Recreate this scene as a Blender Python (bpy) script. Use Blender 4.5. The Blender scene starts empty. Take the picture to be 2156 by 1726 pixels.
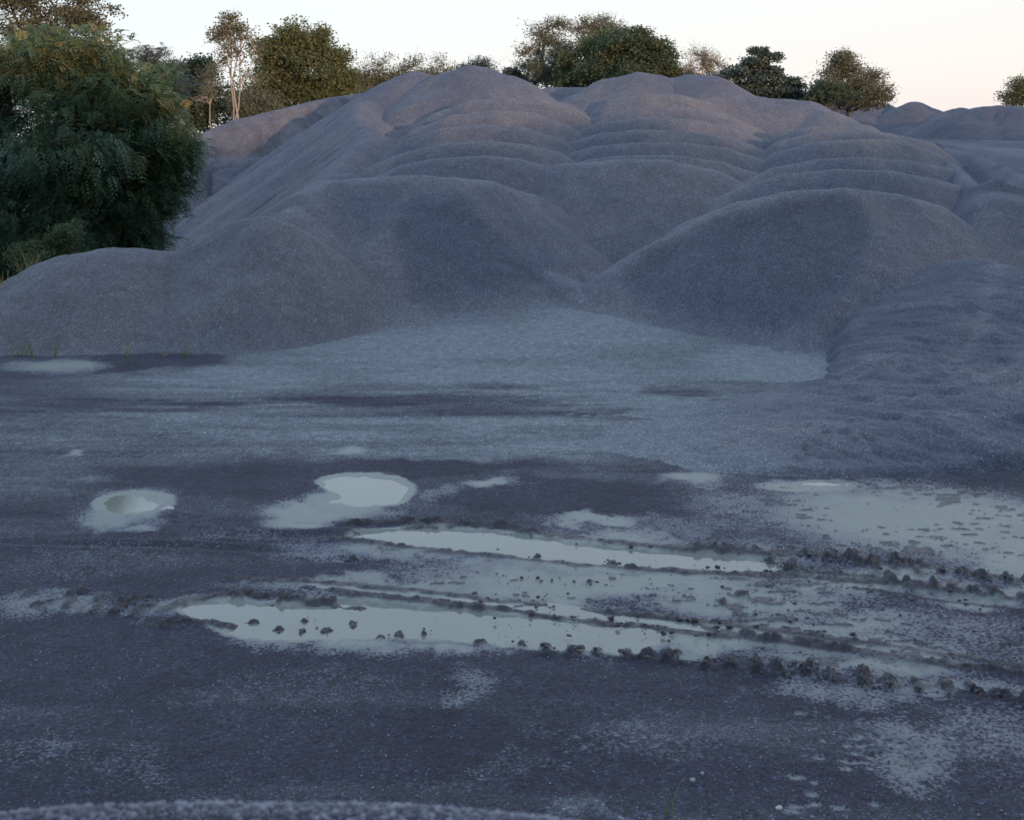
import bpy, math, random
import numpy as np
from mathutils import Vector, noise as mnoise
R = math.radians
random.seed(7)
scene = bpy.context.scene
C = scene.collection

# ------------------------------------------------------------------ camera
H = 4.0            # eye height: the photographer stands on a heap
F = 2506.0         # focal length in overview units (picture 2156 wide)
YH, CX = 285.0, 1078.0
cam_d = bpy.data.cameras.new('camera'); cam = bpy.data.objects.new('camera', cam_d); C.objects.link(cam)
cam.location = (0, 0, H); cam.rotation_euler = (R(90), 0, 0)
cam_d.sensor_width = 36; cam_d.lens = F / 2156 * 36
cam_d.shift_y = (YH - 863) / 2156          # view camera with falling front
cam_d.clip_start = 0.1; cam_d.clip_end = 6000
cam_d.dof.use_dof = True; cam_d.dof.focus_distance = 17; cam_d.dof.aperture_fstop = 4.0
scene.camera = cam

# ------------------------------------------------------------------ world, sun, exposure
w = bpy.data.worlds.new('World'); scene.world = w; w.use_nodes = True
nt = w.node_tree; nt.nodes.clear()
SUN_EL, SUN_AZ = 4.0, 152.0     # compass degrees from +Y, clockwise: low, behind and to the right
N = nt.nodes.new; L = nt.links.new
out = N('ShaderNodeOutputWorld'); bg = N('ShaderNodeBackground'); sky = N('ShaderNodeTexSky')
sky.sky_type = 'NISHITA'; sky.sun_disc = False; sky.sun_elevation = R(SUN_EL); sky.sun_rotation = R(SUN_AZ)
sky.air_density = 1.0; sky.dust_density = 1.0; sky.ozone_density = 1.5
# thin bright evening veil near the horizon, added to the clear sky
tc = N('ShaderNodeTexCoord'); sep = N('ShaderNodeSeparateXYZ'); L(tc.outputs['Generated'], sep.inputs[0])
rmp = N('ShaderNodeValToRGB'); L(sep.outputs['Z'], rmp.inputs[0])
e = rmp.color_ramp.elements
e[0].position = 0.0; e[0].color = (1.0, 0.90, 0.87, 1)
e[1].position = 1.0; e[1].color = (0.80, 0.97, 1.32, 1)
for p, c in ((0.05, (1.0, .95, .93, 1)), (0.12, (1.0, .985, .965, 1)), (0.30, (.92, 1.02, 1.14, 1)), (0.6, (.86, 1.02, 1.3, 1))):
    k = e.new(p); k.color = c
# brighter towards the open west ahead, dim behind; rosy to the right, cool to the left
mr = N('ShaderNodeMapRange'); L(sep.outputs['Y'], mr.inputs[0]); mr.interpolation_type = 'SMOOTHSTEP'
mr.inputs[1].default_value = -.6; mr.inputs[2].default_value = .5; mr.inputs[3].default_value = 1.5; mr.inputs[4].default_value = 3.0
mx_ = N('ShaderNodeMapRange'); L(sep.outputs['X'], mx_.inputs[0]); mx_.inputs[1].default_value = -.7; mx_.inputs[2].default_value = .7
tint = N('ShaderNodeMix'); tint.data_type = 'RGBA'; L(mx_.outputs[0], tint.inputs[0]); tint.inputs[6].default_value = (.84, .98, 1.12, 1); tint.inputs[7].default_value = (1.0, .955, .95, 1)
tm = N('ShaderNodeVectorMath'); tm.operation = 'MULTIPLY'; L(rmp.outputs[0], tm.inputs[0]); L(tint.outputs[2], tm.inputs[1])
vm = N('ShaderNodeVectorMath'); vm.operation = 'SCALE'; L(tm.outputs[0], vm.inputs[0]); L(mr.outputs[0], vm.inputs['Scale'])
sk = N('ShaderNodeVectorMath'); sk.operation = 'SCALE'; L(sky.outputs[0], sk.inputs[0]); sk.inputs['Scale'].default_value = .15
ad = N('ShaderNodeVectorMath'); ad.operation = 'ADD'; L(sk.outputs[0], ad.inputs[0]); L(vm.outputs[0], ad.inputs[1])
L(ad.outputs[0], bg.inputs[0]); bg.inputs[1].default_value = 0.15
L(bg.outputs[0], out.inputs[0])
sd = bpy.data.lights.new('sun', 'SUN'); so = bpy.data.objects.new('sun', sd); C.objects.link(so)
sd.energy = 1.6; sd.angle = R(0.8); sd.color = (1.0, 0.62, 0.40)
az, el = R(SUN_AZ), R(SUN_EL)
sdir = Vector((math.sin(az) * math.cos(el), math.cos(az) * math.cos(el), math.sin(el)))
so.rotation_euler = sdir.to_track_quat('Z', 'Y').to_euler()
vs = scene.view_settings; vs.view_transform = 'Standard'; vs.look = 'None'; vs.gamma = 1; vs.use_curve_mapping = False
vs.exposure = 1.05

# ------------------------------------------------------------------ helpers
def W(px, py, z=0.0):
    d = F * (H - z) / (py - YH); return ((px - CX) * d / F, d, z)
def WD(px, py, d):
    return ((px - CX) * d / F, d, H - (py - YH) * d / F)
_tab = np.random.RandomState(3).rand(8, 256, 256).astype(np.float32)
def vn(x, y, seed=0):
    t = _tab[seed % 8]; x = x + seed * 17.3; y = y - seed * 9.7
    xi = np.floor(x).astype(np.int64); yi = np.floor(y).astype(np.int64)
    fx = x - xi; fy = y - yi
    fx = fx * fx * (3 - 2 * fx); fy = fy * fy * (3 - 2 * fy)
    a = t[yi & 255, xi & 255]; b = t[yi & 255, (xi + 1) & 255]; c = t[(yi + 1) & 255, xi & 255]; d = t[(yi + 1) & 255, (xi + 1) & 255]
    return (a + (b - a) * fx + (c - a) * fy + (a - b - c + d) * fx * fy) * 2 - 1
def fbm(x, y, s, o=4, seed=0, g=.5):
    r = 0; a = 1; n = 0
    for i in range(o):
        r = r + a * vn(x * s, y * s, seed + i); n += a; a *= g; s *= 2.03
    return r / n
def sstep(a, b, x):
    t = np.clip((x - a) / (b - a), 0, 1); return t * t * (3 - 2 * t)
def mesh_np(name, V, Fc, mat=None, parent=None, loc=(0, 0, 0), smooth=True, col=None):
    """one mesh object from numpy arrays; V in world coordinates, the origin is put at loc"""
    V = np.asarray(V, dtype=np.float32) - np.array(loc, dtype=np.float32); Fc = np.asarray(Fc, dtype=np.int32)
    me = bpy.data.meshes.new(name); k = Fc.shape[1]
    me.vertices.add(len(V)); me.vertices.foreach_set('co', V.ravel())
    me.loops.add(Fc.size); me.loops.foreach_set('vertex_index', Fc.ravel())
    me.polygons.add(len(Fc)); me.polygons.foreach_set('loop_start', np.arange(0, Fc.size, k, dtype=np.int32))
    if smooth: me.polygons.foreach_set('use_smooth', np.ones(len(Fc), dtype=bool))
    me.update(calc_edges=True)
    if col is not None:
        a = me.color_attributes.new('mask', 'FLOAT_COLOR', 'POINT'); a.data.foreach_set('color', np.asarray(col, dtype=np.float32).ravel())
    if mat: me.materials.append(mat)
    o = bpy.data.objects.new(name, me); C.objects.link(o)
    if parent: o.parent = parent
    else: o.location = loc
    return o
def tag(o, label=None, cat=None, group=None, kind=None):
    if label: o['label'] = label
    if cat: o['category'] = cat
    if group: o['group'] = group
    if kind: o['kind'] = kind
    return o
def empty(name, loc):
    o = bpy.data.objects.new(name, None); C.objects.link(o); o.location = loc; o.empty_display_size = .3; return o

# ------------------------------------------------------------------ materials
def new_mat(name):
    m = bpy.data.materials.new(name); m.use_nodes = True; t = m.node_tree; t.nodes.clear()
    o = t.nodes.new('ShaderNodeOutputMaterial'); p = t.nodes.new('ShaderNodeBsdfPrincipled'); t.links.new(p.outputs[0], o.inputs[0])
    return m, t, p
def mth(t, op, a, b=None, c=None):
    n = t.nodes.new('ShaderNodeMath'); n.operation = op
    for i, v in enumerate((a, b, c)):
        if v is None: continue
        if hasattr(v, 'is_output'): t.links.new(v, n.inputs[i])
        else: n.inputs[i].default_value = v
    return n.outputs[0]
def ramp(t, fac, stops):
    n = t.nodes.new('ShaderNodeValToRGB'); t.links.new(fac, n.inputs[0]); el = n.color_ramp.elements
    el[0].position, el[0].color = stops[0][0], (*stops[0][1], 1); el[1].position, el[1].color = stops[-1][0], (*stops[-1][1], 1)
    for p, c in stops[1:-1]:
        k = el.new(p); k.color = (*c, 1)
    return n.outputs[0]
def mixc(t, f, a, b, mode='MIX'):
    n = t.nodes.new('ShaderNodeMix'); n.data_type = 'RGBA'; n.blend_type = mode
    for s, v in ((n.inputs[0], f), (n.inputs[6], a), (n.inputs[7], b)):
        if hasattr(v, 'is_output'): t.links.new(v, s)
        elif isinstance(v, tuple): s.default_value = (*v, 1)
        else: s.default_value = v
    return n.outputs[2]
def texco(t):
    n = t.nodes.new('ShaderNodeNewGeometry'); return n.outputs['Position']
def noise_n(t, v, s, d=3, r=.55):
    n = t.nodes.new('ShaderNodeTexNoise'); t.links.new(v, n.inputs['Vector']); n.inputs['Scale'].default_value = s
    n.inputs['Detail'].default_value = d; n.inputs['Roughness'].default_value = r; return n.outputs['Fac']
def voro(t, v, s):
    n = t.nodes.new('ShaderNodeTexVoronoi'); t.links.new(v, n.inputs['Vector']); n.inputs['Scale'].default_value = s; return n
def grain(t, v, scale, k=1.0):
    """random brightness of every stone: three stone sizes over one another"""
    a = voro(t, v, scale); b = voro(t, v, scale * .45)
    sa = t.nodes.new('ShaderNodeSeparateColor'); t.links.new(a.outputs['Color'], sa.inputs[0])
    sb = t.nodes.new('ShaderNodeSeparateColor'); t.links.new(b.outputs['Color'], sb.inputs[0])
    q = lambda x: (1 + (x - 1) * k,) * 3
    ra = ramp(t, sa.outputs[0], [(0, q(.35)), (.5, q(.80)), (.90, q(1.2)), (.965, q(1.7)), (1, q(3.2))])
    rb = ramp(t, sb.outputs[1], [(0, q(.70)), (.6, q(1.0)), (.95, q(1.3)), (1, q(1.5))])
    return mixc(t, 1.0, ra, rb, 'MULTIPLY'), a, b
def gravel_mat(name, base, warm, scale=60, k=.75):
    m, t, p = new_mat(name); v = texco(t)
    g, a, b = grain(t, v, scale, k)
    n1 = noise_n(t, v, .28, 5, .6); n2 = noise_n(t, v, 3.5, 4, .65)
    c = mixc(t, ramp(t, n1, [(.40, (0, 0, 0)), (.58, (1, 1, 1))]), base, warm)
    at = t.nodes.new('ShaderNodeAttribute'); at.attribute_name = 'mask'; sp = t.nodes.new('ShaderNodeSeparateColor'); t.links.new(at.outputs['Color'], sp.inputs[0])
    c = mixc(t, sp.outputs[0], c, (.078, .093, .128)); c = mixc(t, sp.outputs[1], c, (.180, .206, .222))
    c = mixc(t, 1.0, c, ramp(t, n2, [(.3, (.84,) * 3), (.7, (1.14,) * 3)]), 'MULTIPLY')
    c = mixc(t, 1.0, c, g, 'MULTIPLY')
    t.links.new(c, p.inputs['Base Color']); p.inputs['Roughness'].default_value = .8
    bp = t.nodes.new('ShaderNodeBump'); bp.inputs['Strength'].default_value = .8; bp.inputs['Distance'].default_value = .006
    hh = mth(t, 'ADD', mth(t, 'MULTIPLY', a.outputs['Distance'], -1.0), mth(t, 'MULTIPLY', n2, 1.5))
    t.links.new(hh, bp.inputs['Height']); t.links.new(bp.outputs[0], p.inputs['Normal'])
    return m
GR = gravel_mat('blue_grey_gravel', (.108, .121, .160), (.152, .157, .176), 75, .7)
GRW = gravel_mat('old_brownish_gravel', (.104, .114, .140), (.136, .143, .160), 66, .6)
GRN = gravel_mat('near_gravel', (.13, .145, .18), (.17, .175, .20), 90)

def ground_mat():
    m, t, p = new_mat('yard_ground'); v = texco(t)
    at = t.nodes.new('ShaderNodeAttribute'); at.attribute_name = 'mask'
    sp = t.nodes.new('ShaderNodeSeparateColor'); t.links.new(at.outputs['Color'], sp.inputs[0])
    silt, dry, mud = sp.outputs[0], sp.outputs[1], sp.outputs[2]
    g, a, b = grain(t, v, 80, 1.1)
    n1 = noise_n(t, v, .7, 6, .62); n2 = noise_n(t, v, 7, 5, .7); n3 = noise_n(t, v, 38, 3, .6)
    dark = mixc(t, ramp(t, n1, [(.3, (0, 0, 0)), (.7, (1, 1, 1))]), (.012, .013, .033), (.048, .048, .080))
    pale = mixc(t, n2, (.180, .212, .226), (.245, .284, .296))
    gr = mixc(t, dry, dark, pale)
    gr = mixc(t, 1.0, gr, ramp(t, n2, [(.3, (.72,) * 3), (.7, (1.25,) * 3)]), 'MULTIPLY')
    gr = mixc(t, 1.0, gr, mixc(t, mth(t, 'MULTIPLY', dry, .45), g, (1.0, 1.0, 1.0)), 'MULTIPLY')
    slt = mixc(t, n2, (.178, .202, .168), (.250, .278, .238))
    # silt lies between the stones: fine noise breaks its edge
    f = mth(t, 'ADD', silt, mth(t, 'MULTIPLY', mth(t, 'SUBTRACT', n3, .5), 1.7)); f = mth(t, 'ADD', f, mth(t, 'MULTIPLY', mth(t, 'SUBTRACT', n2, .5), .5))
    f = ramp(t, f, [(.34, (0, 0, 0)), (.66, (1, 1, 1))])
    slt = mixc(t, ramp(t, silt, [(.55, (0, 0, 0)), (.95, (1, 1, 1))]), mixc(t, n2, (.085, .098, .124), (.125, .143, .165)), slt)
    c = mixc(t, f, gr, slt)
    mudc = mixc(t, n3, (.022, .021, .027), (.066, .062, .068))
    c = mixc(t, mud, c, mudc)
    t.links.new(c, p.inputs['Base Color'])
    rg = ramp(t, f, [(0, (.75,) * 3), (1, (.42,) * 3)]); t.links.new(rg, p.inputs['Roughness'])
    bp = t.nodes.new('ShaderNodeBump'); bp.inputs['Distance'].default_value = .009
    t.links.new(mth(t, 'SUBTRACT', 1.0, mth(t, 'MULTIPLY', f, .8)), bp.inputs['Strength'])
    t.links.new(mth(t, 'ADD', mth(t, 'MULTIPLY', a.outputs['Distance'], -1.0), mth(t, 'MULTIPLY', n3, 1.2)), bp.inputs['Height'])
    t.links.new(bp.outputs[0], p.inputs['Normal'])
    return m
GM = ground_mat()
def water_mat():
    m, t, p = new_mat('silty_water'); v = texco(t)
    n = noise_n(t, v, 2.2, 4); t.links.new(mixc(t, n, (.175, .195, .155), (.225, .248, .205)), p.inputs['Base Color'])
    p.inputs['Roughness'].default_value = .08; p.inputs['IOR'].default_value = 1.45
    bp = t.nodes.new('ShaderNodeBump'); bp.inputs['Strength'].default_value = .05; bp.inputs['Distance'].default_value = .01
    t.links.new(noise_n(t, v, 14, 2), bp.inputs['Height']); t.links.new(bp.outputs[0], p.inputs['Normal'])
    return m
WM = water_mat()
def plain(name, c1, c2, s=8, rough=.8):
    m, t, p = new_mat(name); v = texco(t); t.links.new(mixc(t, noise_n(t, v, s, 4), c1, c2), p.inputs['Base Color']); p.inputs['Roughness'].default_value = rough
    bp = t.nodes.new('ShaderNodeBump'); bp.inputs['Strength'].default_value = .6; bp.inputs['Distance'].default_value = .01
    t.links.new(noise_n(t, v, s * 4, 3), bp.inputs['Height']); t.links.new(bp.outputs[0], p.inputs['Normal']); return m
MUD = plain('brown_grey_mud', (.055, .050, .052), (.12, .11, .108), 40)
STONE = plain('pale_stone', (.38, .38, .40), (.55, .55, .56), 30)
PEB = plain('pebbles', (.12, .13, .16), (.42, .43, .47), 30)
def leaf_mat(name, stops, trans=.35):
    m, t, p = new_mat(name); at = t.nodes.new('ShaderNodeAttribute'); at.attribute_name = 'mask'
    sp = t.nodes.new('ShaderNodeSeparateColor'); t.links.new(at.outputs['Color'], sp.inputs[0])
    c = ramp(t, sp.outputs[0], stops); t.links.new(c, p.inputs['Base Color']); p.inputs['Roughness'].default_value = .55
    tr = t.nodes.new('ShaderNodeBsdfTranslucent'); t.links.new(c, tr.inputs[0]); mx = t.nodes.new('ShaderNodeMixShader'); mx.inputs[0].default_value = trans
    o = [n for n in t.nodes if n.type == 'OUTPUT_MATERIAL'][0]
    t.links.new(p.outputs[0], mx.inputs[1]); t.links.new(tr.outputs[0], mx.inputs[2]); t.links.new(mx.outputs[0], o.inputs[0]); return m
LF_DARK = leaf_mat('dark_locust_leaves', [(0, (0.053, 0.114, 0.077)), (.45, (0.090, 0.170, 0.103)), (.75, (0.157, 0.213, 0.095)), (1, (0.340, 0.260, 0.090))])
LF_BROWN = leaf_mat('browning_poplar_leaves', [(0, (0.070, 0.081, 0.042)), (.5, (0.122, 0.123, 0.065)), (1, (0.196, 0.198, 0.094))])
LF_OLIVE = leaf_mat('olive_leaves', [(0, (0.068, 0.104, 0.049)), (.5, (0.130, 0.162, 0.068)), (1, (0.243, 0.237, 0.095))])
LF_PALE = leaf_mat('pale_autumn_leaves', [(0, (0.119, 0.140, 0.077)), (.5, (0.190, 0.210, 0.119)), (1, (0.286, 0.280, 0.168))], .45)
LF_GREEN = leaf_mat('deep_green_leaves', [(0, (0.046, 0.081, 0.050)), (.5, (0.082, 0.119, 0.065)), (.8, (0.161, 0.173, 0.073)), (1, (0.298, 0.230, 0.103))])
LF_BLUE = leaf_mat('blue_green_leaves', [(0, (0.058, 0.092, 0.088)), (.5, (0.096, 0.138, 0.119)), (1, (0.184, 0.219, 0.138))])
LF_GREYBROWN = leaf_mat('grey_brown_leaves', [(0, (0.084, 0.098, 0.066)), (.5, (0.143, 0.160, 0.095)), (1, (0.251, 0.245, 0.147))])
LF_FRESH = leaf_mat('fresh_green_leaves', [(0, (0.045, 0.079, 0.032)), (.5, (0.074, 0.112, 0.045)), (1, (0.135, 0.169, 0.068))])
LF_GRASS = leaf_mat('grass_blades', [(0, (0.096, 0.136, 0.053)), (.5, (0.224, 0.240, 0.090)), (1, (0.416, 0.320, 0.150))])
BARK = plain('grey_bark', (.10, .09, .08), (.19, .17, .15), 12)
BARKP = plain('pale_bark', (.27, .25, .22), (.40, .37, .33), 9)
BARKD = plain('dark_bark', (.045, .035, .03), (.09, .07, .06), 12)

# ------------------------------------------------------------------ ground
def dist_poly(X, Y, pts):
    best = np.full(X.shape, 1e9, dtype=np.float32); S = np.zeros(X.shape, dtype=np.float32); acc = 0
    for (x0, y0), (x1, y1) in zip(pts[:-1], pts[1:]):
        dx, dy = x1 - x0, y1 - y0; l2 = dx * dx + dy * dy + 1e-9
        t = np.clip(((X - x0) * dx + (Y - y0) * dy) / l2, 0, 1)
        d = np.hypot(X - x0 - t * dx, Y - y0 - t * dy)
        m = d < best; best = np.where(m, d, best); S = np.where(m, acc + t * math.sqrt(l2), S); acc += math.sqrt(l2)
    return best, S
def sdf_poly(X, Y, pts):
    """signed distance to a closed outline, negative inside"""
    ins = np.zeros(X.shape, dtype=bool); n = len(pts)
    for i in range(n):
        x0, y0 = pts[i]; x1, y1 = pts[(i + 1) % n]
        c = ((y0 > Y) != (y1 > Y)) & (X < (x1 - x0) * (Y - y0) / (y1 - y0 + 1e-12) + x0); ins ^= c
    d, _ = dist_poly(X, Y, list(pts) + [pts[0]])
    return np.where(ins, -d, d)
def chaikin(p, n=2):
    p = [tuple(q) for q in p]
    for _ in range(n):
        o = []
        for i in range(len(p)):
            a, b = p[i], p[(i + 1) % len(p)]; o += [(a[0] * .75 + b[0] * .25, a[1] * .75 + b[1] * .25), (a[0] * .25 + b[0] * .75, a[1] * .25 + b[1] * .75)]
        p = o
    return p
def g0(X, Y):
    """large form of the yard: an apron of gravel rising between the front heaps"""
    x = X; c = np.exp(-((x - 1.0) / 4.2) ** 2)
    a = .62 * sstep(18.5, 27.5, Y) * c
    return a + .06 * fbm(X, Y, .12, 2, 5) * sstep(3, 12, np.abs(Y)) - .02

PUD = {  # outlines of the water in overview units
 'tree_puddle': [(195, 1062), (215, 1045), (265, 1034), (320, 1036), (358, 1050), (352, 1068), (300, 1085), (240, 1086), (205, 1078)],
 'round_puddle': [(664, 1018), (700, 1000), (770, 994), (830, 1000), (868, 1016), (862, 1050), (820, 1062), (770, 1072), (715, 1062), (705, 1040)],
 'upper_rut': [(715, 1133), (800, 1120), (900, 1110), (1040, 1117), (1180, 1137), (1330, 1153), (1500, 1163), (1640, 1178), (1650, 1194), (1560, 1205), (1400, 1196), (1200, 1181), (1000, 1164), (860, 1152)],
 'lower_rut': [(372, 1275), (450, 1264), (560, 1270), (800, 1268), (1000, 1282), (1200, 1300), (1390, 1318), (1420, 1338), (1330, 1372), (1180, 1368), (1040, 1352), (880, 1338), (700, 1352), (560, 1350), (470, 1330), (400, 1305)],
 'thin_rut': [(560, 1226), (850, 1247), (1050, 1262), (1250, 1284), (1500, 1312), (1700, 1340), (1700, 1347), (1480, 1324), (1230, 1296), (1040, 1275), (850, 1257)],
 'edge_puddle': [(1660, 1018), (1690, 1012), (1740, 1010), (1770, 1015), (1755, 1024), (1700, 1026)],
}
LUGS_B = [(1150, 1362), (1207, 1364), (1262, 1367), (1318, 1368), (1367, 1372), (1420, 1380), (1478, 1392), (1530, 1396), (1590, 1403), (1645, 1408), (1703, 1402), (1760, 1416), (1817, 1424), (1870, 1430), (1930, 1438), (1990, 1443), (2048, 1452), (2112, 1466), (2170, 1478),]
CLODS = [(535, 1310), (590, 1322), (645, 1306), (640, 1326), (685, 1326), (745, 1314), (800, 1340), (842, 1334), (895, 1330), (1012, 1350), (1100, 1354), (590, 1272), (700, 1268), (500, 1262), (740, 1180), (1130, 1168), (1285, 1180), (1560, 1250), (1515, 1265), (1665, 1155), (1750, 1160), (1240, 1225), (1330, 1195)]
LUGS_A = [(1700, 1165), (1748, 1168), (1793, 1172), (1838, 1186), (1885, 1190), (1930, 1196), (1975, 1200), (2022, 1206), (2068, 1212), (2115, 1219), (2160, 1226),
          (1620, 1175), (1665, 1188), (1870, 1222), (1910, 1228), (1958, 1232), (2005, 1238), (2050, 1243), (2100, 1250), (2150, 1256)]
LUGS_L = [(60, 1252), (105, 1262), (150, 1272), (200, 1282), (250, 1290), (160, 1250), (215, 1258), (270, 1268), (310, 1280), (300, 1262)]
RIDGES = [ # path, height, width, lumpiness
 ([(740, 1108), (860, 1103), (1050, 1108), (1200, 1130), (1330, 1146), (1500, 1155), (1700, 1168), (1900, 1188), (2156, 1222), (2400, 1250)], .052, .075, 1.0),
 ([(690, 1138), (900, 1160), (1150, 1182), (1300, 1192), (1450, 1203), (1650, 1212), (1900, 1232), (2156, 1262), (2400, 1290)], .036, .060, .8),
 ([(480, 1215), (600, 1228), (850, 1245), (1050, 1262), (1250, 1281), (1500, 1308), (1700, 1334), (1900, 1365), (2156, 1406), (2400, 1445)], .034, .050, .8),
 ([(700, 1250), (850, 1263), (1050, 1281), (1250, 1302), (1480, 1330), (1700, 1354), (1900, 1385), (2156, 1424), (2400, 1465)], .042, .055, .9),
 ([(330, 1322), (400, 1310), (490, 1318)], .055, .06, 1.0),
 ([(340, 1292), (400, 1266), (500, 1256), (620, 1268), (760, 1278)], .040, .06, 1.0),
 ([(1440, 1187), (1560, 1202), (1680, 1212)], .035, .03, .7),
 ([(560, 1330), (800, 1345), (1000, 1352), (1150, 1376), (1400, 1386), (1600, 1412), (1800, 1430), (2000, 1450), (2156, 1478)], .014, .035, .9),
 ([(1700, 1400), (1800, 1420), (1900, 1425)], .02, .08, .9),
 ([(1420, 1300), (1540, 1330), (1700, 1360), (1800, 1372)], .03, .04, .8),
 ([(1800, 1240), (2000, 1265), (2156, 1285)], .025, .03, .8),
 ([(1640, 1190), (1800, 1215), (2000, 1245), (2156, 1265)], .035, .035, .9),
]
SILT = [(280, 1066, 112, 46, 1), (285, 1112, 50, 14, .8), (200, 1005, 45, 15, .6), (150, 960, 26, 9, .9), (740, 950, 58, 14, .95), (760, 1045, 135, 48, 1), (650, 1075, 130, 32, 1), (1035, 1017, 85, 18, .95),
 (930, 1040, 60, 30, .6), (1480, 1015, 80, 22, .9), (1560, 1060, 150, 40, .62), (1950, 1090, 400, 92, 1), (1700, 1025, 140, 24, 1), (2180, 1170, 180, 90, 1), (1255, 1103, 130, 20, .95), (1400, 1130, 180, 20, .7),
 (1250, 1218, 460, 60, 1), (1250, 1160, 620, 44, .9), (950, 1160, 340, 40, .9), (1700, 1320, 420, 60, .8), (2050, 1330, 200, 60, .55), (700, 1170, 200, 45, .6), (1560, 1250, 330, 52, .85), (1820, 1215, 260, 40, .9), (2080, 1250, 220, 34, .8), (900, 1245, 520, 26, .8), (900, 1310, 540, 56, 1), (1450, 1340, 330, 44, 1), (1800, 1380, 330, 44, .8),
 (1950, 1435, 260, 34, .7), (120, 1270, 220, 32, .66), (330, 1290, 120, 26, .7), (1780, 1465, 230, 40, .62), (1900, 1570, 150, 70, .62), (2080, 1560, 170, 110, .52), (1700, 1530, 60, 40, .3), (1000, 1420, 60, 50, .56), (960, 1460, 60, 30, .56),
 (90, 1570, 150, 70, .42), (250, 1620, 150, 50, .36), (1300, 1545, 260, 40, .40), (650, 1440, 400, 60, .32), (1050, 1620, 300, 40, .30), (135, 771, 130, 17, 1), (200, 1180, 260, 60, .34), (480, 1130, 200, 40, .4), (500, 1650, 300, 40, .3), (1450, 1100, 260, 26, .55)]
DRY = [(950, 725, 560, 62, 1), (1250, 700, 330, 55, 1), (1120, 790, 640, 55, .9), (1620, 765, 260, 48, 1.1), (500, 800, 330, 45, .8), (420, 868, 440, 38, .6), (800, 905, 520, 60, .65), (150, 905, 260, 50, .45), (1010, 900, 220, 50, .8), (1350, 850, 380, 20, .7), (1180, 915, 230, 58, .95), (1000, 950, 260, 28, .6), (80, 1000, 150, 80, .22), (100, 1110, 220, 40, .25),
       (1230, 1716, 200, 14, .3), (1400, 1560, 400, 60, .12)]
DAMP = [(330, 762, 140, 22, 1), (1180, 1045, 220, 40, 1), (820, 985, 320, 14, .7), (560, 1000, 250, 40, .4), (1430, 828, 90, 12, .6), (1060, 812, 100, 8, .5), (900, 838, 380, 8, .5), (640, 848, 300, 7, .5)]
def WG(px, py):
    z = 0.0
    for _ in range(5):
        x, y, _z = W(px, py, z); z = float(g0(np.array([x]), np.array([y]))[0])
    return x, y
def xy(l): return [WG(a, b) for a, b in l]
def ell(X, Y, lst, soft=.55):
    o = np.zeros(X.shape, dtype=np.float32)
    for px, py, rx, ry, s in lst:
        x, y = WG(px, py); a = rx * y / F; b = ry * y * y / (H * F)
        q = np.sqrt(((X - x) / a) ** 2 + ((Y - y) / b) ** 2)
        o = np.maximum(o, s * (1 - sstep(1 - soft, 1 + soft * .6, q)))
    return o
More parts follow.
